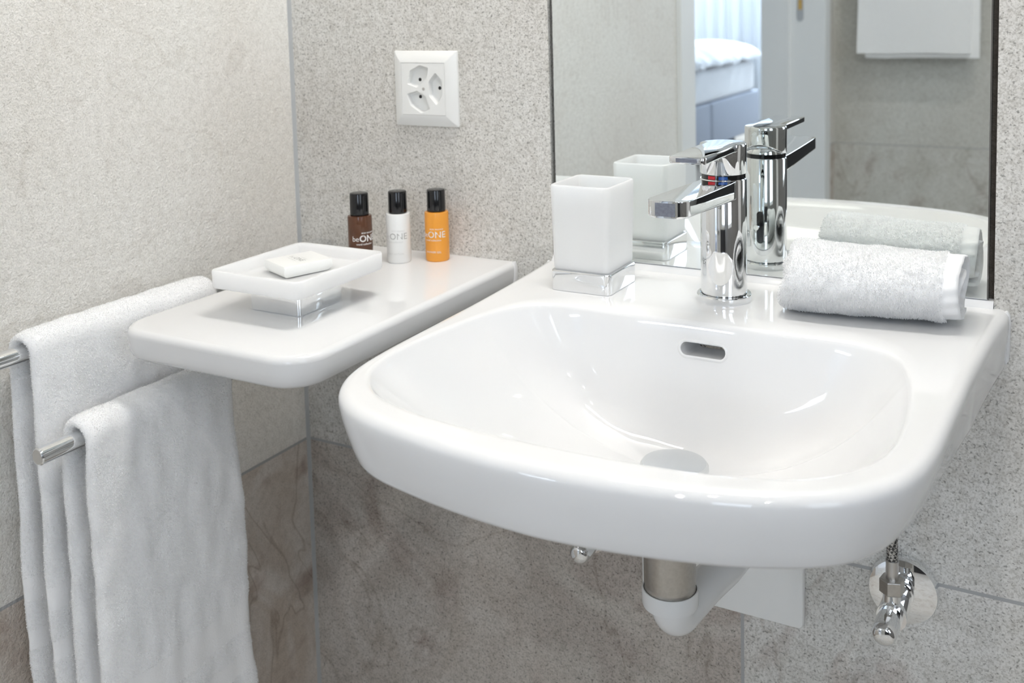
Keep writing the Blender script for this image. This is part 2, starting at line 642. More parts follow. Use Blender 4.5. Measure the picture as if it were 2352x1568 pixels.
def tufts(verts, faces, density, length, width, rng, keep=None, lean=0.7):
    """short terry loops standing on a mesh surface; returns extra vertices and faces"""
    V = np.array(verts, dtype=np.float64)
    tri = []
    for f in faces:
        if len(f) == 4:
            tri += [(f[0], f[1], f[2]), (f[0], f[2], f[3])]
        elif len(f) == 3:
            tri.append(f)
    T = np.array(tri)
    a, b, c = V[T[:, 0]], V[T[:, 1]], V[T[:, 2]]
    nr = np.cross(b - a, c - a)
    ar = np.linalg.norm(nr, axis=1) / 2
    nr = nr / np.maximum(2 * ar[:, None], 1e-14)
    cnt = int(ar.sum() * density)
    idx = rng.choice(len(T), cnt, p=ar / ar.sum())
    u, v = rng.random(cnt), rng.random(cnt)
    s = u + v > 1
    u[s], v[s] = 1 - u[s], 1 - v[s]
    p = a[idx] + (b - a)[idx] * u[:, None] + (c - a)[idx] * v[:, None]
    n = nr[idx]
    if keep is not None:
        k = keep(p)
        p, n = p[k], n[k]
    cnt = len(p)
    rd = rng.normal(size=(cnt, 3))
    t = np.cross(n, rd)
    t /= np.maximum(np.linalg.norm(t, axis=1, keepdims=True), 1e-9)
    l = rng.normal(size=(cnt, 3))
    l -= n * (l * n).sum(1, keepdims=True)
    l /= np.maximum(np.linalg.norm(l, axis=1, keepdims=True), 1e-9)
    d = n + l * lean * rng.random((cnt, 1))
    d /= np.linalg.norm(d, axis=1, keepdims=True)
    d[:, 2] -= 0.15
    h = length * (0.55 + 0.6 * rng.random((cnt, 1)))
    wv = t * width * (0.6 + 0.5 * rng.random((cnt, 1)))
    mid = p + d * h * 0.6
    tip = p + d * h + np.array([0, 0, -0.15]) * h
    A = np.stack([p - wv * 0.5, p + wv * 0.5, mid + wv * 0.55, mid - wv * 0.55, tip + wv * 0.3, tip - wv * 0.3], 1).reshape(-1, 3)
    base = np.arange(cnt)[:, None] * 6
    F = np.concatenate([base + np.array([[0, 1, 2, 3]]), base + np.array([[3, 2, 4, 5]])], 0)
    return A, F


def np_mesh(name, parts, mats, parent=None, smooth=True):
    """parts = [(verts (n,3), quads (m,4), material index)]"""
    vs_, fs, mi = [], [], []
    o = 0
    for v, f, k in parts:
        v, f = np.asarray(v, dtype=np.float32), np.asarray(f, dtype=np.int64)
        vs_.append(v)
        fs.append(f + o)
        mi.append(np.full(len(f), k, dtype=np.int32))
        o += len(v)
    Vv, Ff, Mi = np.concatenate(vs_), np.concatenate(fs), np.concatenate(mi)
    me = bpy.data.meshes.new(name)
    me.vertices.add(len(Vv))
    me.vertices.foreach_set('co', Vv.ravel())
    me.loops.add(Ff.size)
    me.loops.foreach_set('vertex_index', Ff.ravel().astype(np.int32))
    me.polygons.add(len(Ff))
    me.polygons.foreach_set('loop_start', np.arange(len(Ff), dtype=np.int32) * 4)
    for m in mats:
        me.materials.append(m)
    me.polygons.foreach_set('material_index', Mi)
    me.polygons.foreach_set('use_smooth', [smooth] * len(Ff))
    me.update(calc_edges=True)
    return link(name, me, parent)


# ------------------------------------------------------------------ room shell
RX, RY, RZ = 1.95, -3.0, 2.5            # right wall, far wall, ceiling
MX0, MX1, MZ0, MZ1 = 0.3706, 0.8080, 0.8665, 1.80     # mirror glass
RC = (0.3660, 0.8128, 0.857, 1.805)     # recess in the tiles
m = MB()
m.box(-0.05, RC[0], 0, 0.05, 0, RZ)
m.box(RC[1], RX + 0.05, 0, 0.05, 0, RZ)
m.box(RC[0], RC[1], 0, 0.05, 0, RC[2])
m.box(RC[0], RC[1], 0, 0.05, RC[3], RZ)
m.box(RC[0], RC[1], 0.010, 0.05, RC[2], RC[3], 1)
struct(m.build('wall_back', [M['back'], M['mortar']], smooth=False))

DY0, DY1, DH, TH = -1.45, -2.83, 2.08, 0.21      # doorway in the left wall
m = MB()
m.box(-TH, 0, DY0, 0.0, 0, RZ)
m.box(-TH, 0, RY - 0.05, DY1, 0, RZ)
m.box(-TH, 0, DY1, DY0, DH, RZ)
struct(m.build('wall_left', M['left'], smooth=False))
FX0, FX1, FZ0, FZ1 = 1.15, 1.85, 1.0, 2.1
struct(MB().box(-TH, FX0, RY - 0.05, RY, 0, RZ).box(FX1, RX + 0.05, RY - 0.05, RY, 0, RZ).box(FX0, FX1, RY - 0.05, RY, 0, FZ0).box(FX0, FX1, RY - 0.05, RY, FZ1, RZ).build('wall_far', M['far'], smooth=False))
# right wall with a window opening
WY0, WY1, WZ0, WZ1 = -1.75, -0.95, 0.95, 2.05
m = MB()
m.box(RX, RX + 0.1, RY, WY0, 0, RZ)
m.box(RX, RX + 0.1, WY1, 0.0, 0, RZ)
m.box(RX, RX + 0.1, WY0, WY1, 0, WZ0)
m.box(RX, RX + 0.1, WY0, WY1, WZ1, RZ)
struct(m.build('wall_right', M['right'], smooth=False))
struct(MB().box(-TH, RX + 0.1, RY - 0.05, 0.05, -0.06, 0).build('floor', M['floor'], smooth=False))
struct(MB().box(-TH, RX + 0.1, RY - 0.05, 0.05, RZ, RZ + 0.06).build('ceiling', M['plaster'], smooth=False))
struct(MB().box(0.72, RX, RY, RY + 0.012, 0.0, 0.95).build('added_dark_panel', M['reflect_dark'], smooth=False))  # unseen dark panel added low on the far wall for chrome contrast
# silicone joint up the corner
m = MB()
m.add([(0.0, -0.0035, 0), (0.004, 0.0, 0), (0.0, 0.0, 0), (0.0, -0.0035, RZ), (0.004, 0.0, RZ), (0.0, 0.0, RZ)],
      [(0, 1, 4, 3), (1, 2, 5, 4), (2, 0, 3, 5), (0, 2, 1), (3, 4, 5)])
struct(m.build('trim_1', M['grout'], smooth=False))

# bathroom window
t = struct(bpy.data.objects.new('window_1', None))
COL.objects.link(t)
t.location = (RX + 0.05, (WY0 + WY1) / 2, WZ0)
m = MB()
for a, b in (((WY0, WY0 + 0.05), (WZ0, WZ1)), ((WY1 - 0.05, WY1), (WZ0, WZ1)), ((WY0 + 0.05, WY1 - 0.05), (WZ0, WZ0 + 0.05)), ((WY0 + 0.05, WY1 - 0.05), (WZ1 - 0.05, WZ1)), ((-1.375, -1.325), (WZ0 + 0.05, WZ1 - 0.05))):
    m.box(RX + 0.02, RX + 0.075, a[0], a[1], b[0], b[1])
m.build('window_frame', M['door_white'], t, smooth=False)
MB().box(RX + 0.045, RX + 0.055, WY0 + 0.05, WY1 - 0.05, WZ0 + 0.05, WZ1 - 0.05).build('window_pane', M['bathpane'], t, smooth=False)

t = struct(bpy.data.objects.new('added_fill_window', None))  # unseen window added in the far wall as bluish frontal fill
COL.objects.link(t)
t.location = ((FX0 + FX1) / 2, RY - 0.03, FZ0)
m = MB()
for x0, x1, z0, z1 in ((FX0, FX0 + 0.05, FZ0, FZ1), (FX1 - 0.05, FX1, FZ0, FZ1), (FX0 + 0.05, FX1 - 0.05, FZ0, FZ0 + 0.05), (FX0 + 0.05, FX1 - 0.05, FZ1 - 0.05, FZ1)):
    m.box(x0, x1, RY - 0.048, RY - 0.005, z0, z1)
m.build('window_frame', M['door_white'], t, smooth=False)
MB().box(FX0 + 0.05, FX1 - 0.05, RY - 0.035, RY - 0.028, FZ0 + 0.05, FZ1 - 0.05).build('window_pane', M['farfill'], t, smooth=False)

# door frame in the left wall (seen in the mirror)
t = struct(bpy.data.objects.new('door_1', None))
COL.objects.link(t)
t.location = (-TH / 2, DY0, 0)
m = MB()
m.box(-TH - 0.005, 0.012, DY0, DY0 + 0.095, 0, DH + 0.07)           # near casing
m.box(-TH - 0.005, 0.003, DY0 - 0.022, DY0, 0, DH)
m.box(-TH - 0.002, 0.012, DY1 - 0.05, DY1 + 0.03, 0, DH + 0.07)      # far casing and jamb
m.box(-TH - 0.005, -0.115, DY1 + 0.03, DY1 + 0.045, 0, DH)           # stop bead
m.box(-TH - 0.005, 0.012, DY1, DY0, DH, DH + 0.07)
m.build('door_frame', M['door_white'], t, smooth=False)
m = MB()
out = rrect(-0.088, -0.064, 1.05, 1.24, 0.0118)
m.loft([[(x, DY1 + 0.0301, z) for x, z in out], [(x, DY1 + 0.0325, z) for x, z in out]])
sp = m.build('strike_plate', M['satin'], t)
m = MB()
m.box(-0.083, -0.069, DY1 + 0.0326, DY1 + 0.0335, 1.092, 1.128)
m.build('latch_hole', M['brass'], sp, smooth=False)

# bedroom beyond the doorway
BX0, BY1 = -4.6, -8.4
struct(MB().box(BX0, -TH, BY1 - 0.1, BY1, 0, 0.55).box(BX0, -3.5, BY1 - 0.1, BY1, 0.55, 2.5).box(-0.5, -TH, BY1 - 0.1, BY1, 0.55, 2.5).box(-3.5, -0.5, BY1 - 0.1, BY1, 2.3, 2.5).build('wall_bedroom_end', M['bedwall'], smooth=False))
struct(MB().box(BX0 - 0.1, BX0, BY1, -1.1, 0, 2.5).build('wall_bedroom_side', M['bedwall'], smooth=False))
struct(MB().box(BX0, -TH, -1.1, -1.0, 0, 2.5).build('wall_bedroom_near', M['bedwall'], smooth=False))
struct(MB().box(-TH, -TH + 0.1, BY1, RY - 0.05, 0, 2.5).build('wall_bedroom_inner', M['bedwall'], smooth=False))
struct(MB().box(BX0, -TH, BY1, -1.0, -0.06, 0).build('floor_bedroom', M['wood'], smooth=False))
struct(MB().box(BX0, -TH, BY1, -1.0, 2.5, 2.56).build('ceiling_bedroom', M['plaster'], smooth=False))
t = struct(bpy.data.objects.new('window_3', None))
COL.objects.link(t)
t.location = (-2.0, BY1 - 0.05, 0.55)
m = MB()
for x0, x1, z0, z1 in ((-3.5, -3.44, 0.55, 2.3), (-0.56, -0.5, 0.55, 2.3), (-2.03, -1.97, 0.61, 2.24), (-3.44, -0.56, 0.55, 0.61), (-3.44, -0.56, 2.24, 2.3)):
    m.box(x0, x1, BY1 - 0.08, BY1 - 0.02, z0, z1)
m.build('window_frame', M['door_white'], t, smooth=False)
MB().box(-3.44, -0.56, BY1 - 0.055, BY1 - 0.045, 0.61, 2.24).build('window_pane', M['daypane'], t, smooth=False)

nx = 240
V, F = [], []
for i in range(nx + 1):
    x = -4.4 + 4.15 * i / nx
    y = BY1 + 0.13 + 0.028 * math.sin(i * 0.9) + 0.012 * math.sin(i * 2.3 + 1)
    V += [(x, y, 0.03), (x, y, 2.42), (x, y - 0.003, 2.42), (x, y - 0.003, 0.03)]
for i in range(nx):
    a, b = 4 * i, 4 * i + 4
    F += [(a, b, b + 1, a + 1), (a + 2, b + 2, b + 3, a + 3), (a + 1, b + 1, b + 2, a + 2), (a + 3, b + 3, b, a)]
tag(MB().add(V, F).build('sheer_curtain', M['sheer'], angle=80), 'pale blue sheer curtain behind the bed, glowing with daylight', 'curtain')
tag(MB().box(-4.45, -0.25, BY1 + 0.11, BY1 + 0.15, 2.42, 2.45).build('curtain_rail', M['satin'], smooth=False), 'slim rail carrying the pale sheer curtain', 'curtain rail')


# ------------------------------------------------------------------ bed
bed = thing('bed', 'box spring bed with blue grey upholstered base seen in the mirror', 'bed', (-2.4, -6.2, 0))
BSX, BE, BH = -1.5, -7.13, -4.95
mid = -5.98
for y0, y1 in ((BE, mid - 0.004), (mid + 0.004, BH)):
    MB().rprism(rrect(-3.1, BSX, y0, y1, 0.03), 0.107, 0.413, 0.02, 0.01).build('box_base', M['bed_fabric'], bed)
MB().rprism(rrect(-3.09, BSX - 0.012, BE + 0.06, BH, 0.06), 0.413, 0.648, 0.045, 0.04).build('mattress', M['sheet'], bed)
for x, y in ((BSX - 0.12, BE + 0.42), (BSX - 0.12, BH - 0.2), (-2.95, BE + 0.42), (-2.95, BH - 0.2)):
    MB().rprism(rrect(x - 0.04, x + 0.04, y - 0.04, y + 0.04, 0.008), 0, 0.108).build('foot', M['dark_foot'], bed)
# duvet lying on the mattress: a soft quilted slab with a rumpled edge
nx, ny = 60, 70
V, F = [], []
for sgn in (1, -1):
    for i in range(nx + 1):
        for j in range(ny + 1):
            u, v = i / nx, j / ny
            x = -3.12 + u * 1.66
            y = BE + 0.05 + v * 2.0
            e = min(u, 1 - u, v, 1 - v)
            th = 0.085 * (1 - math.exp(-e * 16)) + 0.006
            th *= 1 + 0.35 * vnoise(x * 4, y * 4, 3)
            wob = 0.014 * vnoise(x * 7, y * 7, 9) * math.exp(-e * 12) + 0.03 * math.exp(-e * 30) * vnoise(y * 9, x * 9, 1)
            x += 0.05 * vnoise(y * 6, 0, 7) * (u > 0.9) * (u - 0.9) * 10
            zc = 0.665 + wob + 0.05 * max(0, u * 0.4)
            z = zc + (th * 1.5 if sgn > 0 else -0.012)
            V.append((x, y, max(z, 0.649)))
n1 = (nx + 1) * (ny + 1)
idx = lambda i, j: i * (ny + 1) + j
for i in range(nx):
    for j in range(ny):
        q = (idx(i, j), idx(i + 1, j), idx(i + 1, j + 1), idx(i, j + 1))
        F.append(q)
        F.append(tuple(n1 + k for k in reversed(q)))
edge = [idx(i, 0) for i in range(nx)] + [idx(nx, j) for j in range(ny)] + [idx(i, ny) for i in range(nx, 0, -1)] + [idx(0, j) for j in range(ny, 0, -1)]
for k in range(len(edge)):
    a, b = edge[k], edge[(k + 1) % len(edge)]
    F.append((a, n1 + a, n1 + b, b))
tag(MB().add(V, F).build('duvet', M['sheet'], angle=60), 'white rumpled duvet lying on the bed seen in the mirror', 'duvet')


# ------------------------------------------------------------------ mirror and lamps
mir = thing('mirror', 'tall frameless mirror set flush into the stone tiles above the basin', 'mirror', ((MX0 + MX1) / 2, 0, MZ0))
m = MB()
m.add([(MX0 + 0.0012, 0.0, MZ0 + 0.0012), (MX1 - 0.0012, 0.0, MZ0 + 0.0012), (MX1 - 0.0012, 0.0, MZ1 - 0.0012), (MX0 + 0.0012, 0.0, MZ1 - 0.0012)], [(0, 1, 2, 3)], 0)
ri = [(MX0 + 0.0012, 0.0, MZ0 + 0.0012), (MX1 - 0.0012, 0.0, MZ0 + 0.0012), (MX1 - 0.0012, 0.0, MZ1 - 0.0012), (MX0 + 0.0012, 0.0, MZ1 - 0.0012)]
ro = [(MX0, 0.001, MZ0), (MX1, 0.001, MZ0), (MX1, 0.001, MZ1), (MX0, 0.001, MZ1)]
rb = [(MX0, 0.0095, MZ0), (MX1, 0.0095, MZ0), (MX1, 0.0095, MZ1), (MX0, 0.0095, MZ1)]
m.loft([ri, ro], False, False, True, 1)
m.loft([ro, rb], False, True, True, 2)
m.build('mirror_glass', [M['mirror'], M['chrome'], M['glassedge']], mir, smooth=False)

lamp = thing('mirror_lamp', 'flat opal light panel mounted above the mirror', 'lamp', (LAMP[0], 0.0, LAMP[2]))
MB().rprism(rrect(LAMP[0] - 0.25, LAMP[0] + 0.25, LAMP[1] - 0.075, LAMP[1] + 0.075, 0.02), LAMP[2] + 0.018, LAMP[2] + 0.03, 0.004).build('lamp_housing', M['chrome'], lamp)
MB().box(LAMP[0] - 0.02, LAMP[0] + 0.02, LAMP[1] + 0.06, -0.0, LAMP[2] + 0.019, LAMP[2] + 0.028).box(LAMP[0] - 0.05, LAMP[0] + 0.05, -0.012, 0, LAMP[2] - 0.01, LAMP[2] + 0.05).build('lamp_arm', M['chrome'], lamp, smooth=False)
MB().rprism(rrect(LAMP[0] - 0.242, LAMP[0] + 0.242, LAMP[1] - 0.068, LAMP[1] + 0.068, 0.02), LAMP[2] - 0.022, LAMP[2] + 0.018, 0.0, 0.008).build('lamp_panel', M['lampglow'], lamp)
for x, y, lb in ((0.75, -1.05, 'small round ceiling spot nearest the mirror'), (0.75, -2.15, 'small round ceiling spot by the bedroom door'), (1.45, -1.60, 'small round ceiling spot near the frosted window')):
    lamp = thing('ceiling_spot', lb, 'lamp', (x, y, RZ), 'recessed ceiling spots')
    MB().lathe([(0.030, -0.001), (0.030, -0.004), (0.043, -0.0045), (0.045, -0.003), (0.045, 0.0), (0.030, 0.0)], (x, y, RZ), n=40, caps=False).build('trim_ring', M['satin'], lamp)
    MB().lathe([(0.0, -0.0025), (0.030, -0.0025), (0.030, -0.001), (0.0, -0.001)], (x, y, RZ), n=32, caps=False).build('lamp_glass', M['spotglow'] if y > -1.5 else M['farspotglow'], lamp)


# ------------------------------------------------------------------ washbasin
XO, XI = 0.5925, 0.588
half = [(0.2345, -0.004), (0.2285, -0.07), (0.2228, -0.17), (0.2207, -0.25), (0.2180, -0.335), (0.2115, -0.380), (0.1985, -0.4095), (0.1790, -0.4315), (0.1520, -0.4480), (0.1150, -0.4585), (0.0600, -0.4680)]
rhalf = half[:4] + [(0.2180, -0.335), (0.2110, -0.376), (0.1990, -0.4020), (0.1820, -0.4225), (0.1550, -0.4400), (0.1170, -0.4545), (0.0600, -0.4665)]
pts = [(XO - h, y) for h, y in half] + [(XO, -0.4712)] + [(XO + h, y) for h, y in reversed(rhalf)]
front = catmull(pts, closed=False, n=10)
outer = [(x, y) for x, y, *_ in [(*p, 0) for p in front]]
outer = [(XO - 0.2325, -0.0015)] + outer + [(XO + 0.2325, -0.0015)]        # counter-clockwise seen from above
ih = [(0.070, -0.1500), (0.122, -0.1502), (0.150, -0.156), (0.169, -0.172), (0.182, -0.205), (0.191, -0.25), (0.196, -0.30), (0.195, -0.345), (0.184, -0.380), (0.156, -0.410), (0.115, -0.426), (0.060, -0.434)]
ipts = [(XI, -0.150)] + [(XI - h, y) for h, y in ih] + [(XI, -0.4365)] + [(XI + h, y) for h, y in reversed(ih)]
inner = [tuple(p) for p in catmull(ipts, closed=True, n=10)]
CC = (0.590, -0.28)
NR = 384
angs = [2 * PI * i / NR for i in range(NR)]
for cp in (outer[0], outer[-1]):
    a = math.atan2(cp[1] - CC[1], cp[0] - CC[0]) % (2 * PI)
    k = min(range(NR), key=lambda q: abs(angs[q] - a))
    angs[k] = a
O = [ray_poly(outer, CC, a) for a in angs]
I = [ray_poly(inner, CC, a) for a in angs]
ZT = 0.860
DR = (0.588, -0.213)       # waste hole
RD = 0.0225
rings = []


def wallside(pts2, ref):
    """keep the points of the rear edge on the wall, between the drawn-in side edges"""
    xs = [p[0] for p, q in zip(pts2, ref) if -0.03 < q[1] < -0.004]
    lo_, hi_ = min(xs), max(xs)
    return [(min(max(q[0], lo_), hi_), -0.0005) if q[1] > -0.004 else p for p, q in zip(pts2, ref)]


def ring(pts2, z, ref=None):
    if ref is not None:
        pts2 = wallside(pts2, ref)
    return [(p[0], min(p[1], -0.0005), z) for p in pts2]


def dpt(p, r):
    a = math.atan2(p[1] - DR[1], p[0] - DR[0])
    return (DR[0] + r * math.cos(a), DR[1] + r * math.sin(a))


def bowl(s, back):
    # depth below the rim along the way from the rim (0) to the waste (1)
    side = np.interp(s, [0, 0.08, 0.2, 0.35, 0.55, 0.75, 0.9, 1.0], [0.004, 0.022, 0.047, 0.069, 0.089, 0.101, 0.1075, 0.110])
    bk = np.interp(s, [0, 0.06, 0.13, 0.2, 0.3, 0.42, 0.56, 0.72, 0.9, 1.0], [0.004, 0.024, 0.046, 0.063, 0.081, 0.094, 0.103, 0.1075, 0.1096, 0.110])
    return side * (1 - back) + bk * back


# underside, then apron, rim, deck, bowl
def bowl_ring(s, dz=0.0, grow=0.0):
    out = []
    base = offset(I, grow) if grow else I
    for p in base:
        q = dpt(p, RD)
        a = math.atan2(p[1] - DR[1], p[0] - DR[0])
        back = max(0.0, math.sin(a)) ** 0.7 if math.sin(a) > 0 else 0.0
        # smooth the profile so the bowl has no creases
        d = np.mean([bowl(min(1, max(0, s + e)), back) for e in (-0.05, -0.025, 0, 0.025, 0.05)]) if 0.08 < s < 0.99 else bowl(s, back)
        out.append((p[0] + (q[0] - p[0]) * s, p[1] + (q[1] - p[1]) * s, ZT - d - dz))
    return out


ZB = 0.808


def taper(d):
    """outline drawn in by d; the front of the apron leans in more than the sides"""
    out = []
    for p, q in zip(O, offset(O, -1e-3)):
        wf = min(1, max(0, (-p[1] - 0.17) / 0.18))
        k = d * (0.55 + wf * (1.05 + (0.75 if p[0] > XO else 0.15) * min(1, abs(p[0] - XO) / 0.15)))
        out.append((p[0] + (q[0] - p[0]) * k / 1e-3, p[1] + (q[1] - p[1]) * k / 1e-3))
    return out


rings.append(bowl_ring(1.0, 0.012))
rings.append(bowl_ring(0.7, 0.013))
rings.append(bowl_ring(0.4, 0.013))
rings.append(bowl_ring(0.2, 0.012, 0.004))
rings.append(ring([tuple(np.array(i) * 0.7 + np.array(o) * 0.3) for i, o in zip(offset(I, 0.002), taper(0.011))], 0.828))
rings.append(ring(taper(0.0105), ZB + 0.006, O))
rings.append(ring(taper(0.0088), ZB + 0.0006, O))
rings.append(ring(taper(0.0078), ZB, O))
rings.append(ring(taper(0.0069), ZB + 0.0008, O))
rings.append(ring(taper(0.0060), ZB + 0.0036, O))
rings.append(ring(taper(0.0042), ZB + 0.013, O))
rings.append(ring(taper(0.0018), ZB + 0.027, O))
rings.append(ring(taper(0.0005), ZB + 0.037, O))
rings.append(ring(taper(0.0002), ZB + 0.041, O))
for k in range(0, 8):
    a = PI / 2 * k / 7
    rings.append(ring(offset(O, -0.0095 * (1 - math.cos(a)) - 0.0002), ZT - 0.0080 * (1 - math.sin(a)), O))
A_, B_ = offset(O, -0.0098), offset(I, 0.0045)
for t_ in (0.2, 0.5, 0.8, 1.0):
    rings.append(ring([tuple(np.array(a) * (1 - t_) + np.array(b) * t_) for a, b in zip(wallside(A_, O), B_)], ZT))
rings.append(ring(offset(I, 0.0025), ZT - 0.0007))
rings.append(ring(offset(I, 0.0010), ZT - 0.0019))
for s in (0.0, 0.03, 0.06, 0.1, 0.15, 0.2, 0.26, 0.33, 0.4, 0.48, 0.56, 0.64, 0.72, 0.8, 0.87, 0.93, 1.0):
    rings.append(bowl_ring(s))
m = MB().loft(rings, False, False)
n = NR
last = (len(rings) - 1) * n
m.f += [(last + i, last + (i + 1) % n, (i + 1) % n, i) for i in range(n)]
m.mi += [0] * n
basin = thing('washbasin', 'white wall-hung washbasin with a curved front rim below the mirror', 'washbasin', (XO, -0.23, ZB))
body = m.build('basin_body', M['porcelain'], None)
# overflow slot cut into the rear of the bowl along its own direction
hit = Vector((0.5925, -0.1525, 0.8359))        # middle of the slot on the rear wall of the bowl
nor = Vector((-0.0034, -0.9913, 0.1315)).normalized()
ex = Vector((1, 0, 0))
ez = nor.cross(ex).normalized()
if ez.z < 0:
    ez = -ez
slot = rrect(-0.0205, 0.0205, -0.0058, 0.0058, 0.0057, 8)
m = MB()
m.loft([[tuple(hit + ex * a + ez * b + nor * d) for a, b in slot] for d in (0.02, -0.045)])
cut = m.build('cutter', M['porcelain'], None)
mod = body.modifiers.new('slot', 'BOOLEAN')
mod.object = cut
mod.operation = 'DIFFERENCE'
mod.solver = 'EXACT'
bpy.context.view_layer.update()
me = bpy.data.meshes.new_from_object(body.evaluated_get(bpy.context.evaluated_depsgraph_get()))
me.name = 'basin_body'
body.modifiers.clear()
body.data = me
bpy.data.objects.remove(cut)
finish(me, True, 38)
body.parent = basin
body.matrix_parent_inverse = Matrix.Translation(-Vector(basin.location))
# raised lip round the slot
m = MB()
rr = []
for k, (g, h_) in enumerate(((0.0, -0.001), (0.0002, 0.0003), (0.0012, 0.0008), (0.0026, 0.0004), (0.0036, -0.0005))):
    rr.append([tuple(hit + ex * a + ez * b + nor * h_) for a, b in offset(slot, g)])
m.loft(rr, False, False)
m.build('overflow_lip', M['porcelain'], basin)
# pop-up waste
m = MB()
m.lathe([(0.0, 0.0078), (0.012, 0.0077), (0.022, 0.0070), (0.0268, 0.0056), (0.0286, 0.003), (0.029, 0.0), (0.027, -0.0016), (0.018, -0.002)], (DR[0], DR[1], ZT - 0.108), caps=False)
m.lathe([(0.018, -0.0005), (0.018, -0.02), (0.0, -0.02)], (DR[0], DR[1], ZT - 0.108), caps=False)
m.build('waste_plug', M['softchrome'], basin)
# silicone beads at the wall on either side
for sx in (-1, 1):
    xw = XO + sx * 0.2325
    m = MB()
    m.tube([(xw - sx * 0.0015, -0.0022, z) for z in (ZB + 0.003, ZB + 0.006, ZB + 0.02, 0.850, 0.8565, 0.8595)], [0.0008, 0.0026, 0.0034, 0.0036, 0.0030, 0.0010], 16)
    m.build('silicone_bead', M['porcelain'], basin)
m = MB()
m.loft([[(x, y, z) for y, z in ((0.0095, ZT - 0.004), (-0.005, ZT - 0.002), (-0.0035, ZT + 0.0012), (-0.001, ZT + 0.0035), (0.0005, ZT + 0.0062), (0.0095, ZT + 0.0062))] for x in (RC[0] + 0.0003, 0.5, 0.7, RC[1] - 0.0003)])
m.build('silicone_bead', M['porcelain'], basin)


# ------------------------------------------------------------------ mixer tap
TX, TY, TZ = 0.585, -0.070, ZT
tap = thing('mixer_tap', 'chrome single-lever mixer tap standing on the basin deck', 'tap', (TX, TY, TZ))
m = MB()
m.lathe([(0.0, 0.0), (0.0252, 0.0), (0.0256, 0.0008), (0.0256, 0.0058), (0.0250, 0.0066), (0.0226, 0.0068), (0.0222, 0.0050), (0.0, 0.0050)], (TX, TY, TZ), n=72, caps=False)
m.build('base_ring', M['chrome'], tap)
m = MB()
m.lathe([(0.0, 0.004), (0.0208, 0.004), (0.0208, 0.0062), (0.0214, 0.0068), (0.0216, 0.0085), (0.0216, 0.1158), (0.0211, 0.1168), (0.0, 0.1168)], (TX, TY, TZ), n=96, caps=False)
m.build('tap_body', M['chrome'], tap)
# spout: a flat-topped bar leaving the body towards the bowl
SZ1, SL, SW = TZ + 0.1205, 0.152, 0.0185
ztop = lambda y: TZ + 0.1162 + 0.0043 * min(1, max(0, (TY - 0.020 - y) / 0.12))
secs = []
for y, zb, w_, r_ in ((TY - 0.006, 0.0960, 0.0165, 0.004), (TY - 0.030, 0.0985, 0.0172, 0.004), (TY - 0.070, 0.1015, 0.0180, 0.0035), (TY - 0.115, 0.1045, 0.0183, 0.003), (TY - 0.138, 0.1058, 0.0184, 0.0028)):
    secs.append((y, TZ + zb, w_, r_))


def spout_ring(y, zb, w_, r_, zt, rtop=0.0008):
    o = rrect(-w_, w_, zb, zt, [r_, rtop, rtop, r_], 5)
    return [(TX + a, y, b) for a, b in o]


rs = [spout_ring(y, zb, w_, r_, ztop(y)) for y, zb, w_, r_ in secs]
for k in range(1, 6):       # rounded front corners in plan
    a = PI / 2 * k / 5
    rs.append(spout_ring(TY - 0.138 - 0.011 * math.sin(a), TZ + 0.1058 + 0.0004 * k / 5, 0.0184 - 0.0085 * (1 - math.cos(a)), 0.0024, SZ1))
m = MB().loft(rs)
m.build('spout', M['chrome'], tap, angle=25)
yf = TY - 0.149
m = MB()
m.box(TX - 0.0088, TX + 0.0088, yf - 0.0003, yf + 0.003, TZ + 0.1078, TZ + 0.1188)
o = m.build('aerator', M['aerator'], tap, smooth=False)
# black ring with the two temperature marks
m = MB()
m.lathe([(0.0, 0.1168), (0.0205, 0.1168), (0.0205, 0.1212), (0.0, 0.1212)], (TX, TY, TZ), n=72, caps=False)
m.build('seal_ring', M['black'], tap)
for mat, nm, a0, a1 in ((M['red'], 'hot_mark', -1.98, -1.62), (M['blue'], 'cold_mark', -1.46, -1.06)):
    m = MB()
    nn = 8
    rr = []
    for r_, z_ in ((0.0204, 0.1174), (0.0208, 0.1174), (0.0208, 0.1205), (0.0204, 0.1205)):
        rr.append([(TX + r_ * math.cos(a0 + (a1 - a0) * k / nn), TY + r_ * math.sin(a0 + (a1 - a0) * k / nn), TZ + z_) for k in range(nn + 1)])
    m.loft(rr + [rr[0]], False, False, False)
    m.build(nm, mat, tap)
# cartridge dome seen behind the raised rear of the handle
m = MB()
m.lathe([(0.0195, 0.1210)] + [(0.0195 * math.cos(a), 0.1210 + 0.014 * math.sin(a)) for a in np.linspace(0.1, PI / 2 - 0.05, 8)] + [(0.0, 0.1350)], (TX, TY, TZ), n=48, caps=False)
m.build('cartridge_dome', M['chrome'], tap)
# handle: round hub whose lower edge lifts at the back, and a flat lever
HZ = TZ + 0.1498
n = 96
R_ = 0.0217
rings = []


def hub_ring(r_, zf):
    out = []
    for i in range(n):
        a = 2 * PI * i / n
        out.append((TX + r_ * math.cos(a), TY + r_ * math.sin(a), zf(a)))
    return out


def zbot(a):
    s = max(0.0, math.sin(a))
    return TZ + 0.1216 + 0.0100 * s * s


rings.append(hub_ring(0.004, lambda a: TZ + 0.1370))
rings.append(hub_ring(0.0195, lambda a: zbot(a) + 0.0006))
rings.append(hub_ring(0.0213, zbot))
rings.append(hub_ring(R_, lambda a: zbot(a) + 0.0006))
rings.append(hub_ring(R_, lambda a: HZ - 0.0035))
rings.append(hub_ring(R_ - 0.0008, lambda a: HZ - 0.0030))
rings.append(hub_ring(R_ - 0.003, lambda a: HZ - 0.0028))
m = MB().loft(rings)
hub = m.build('handle', M['chrome'], tap)
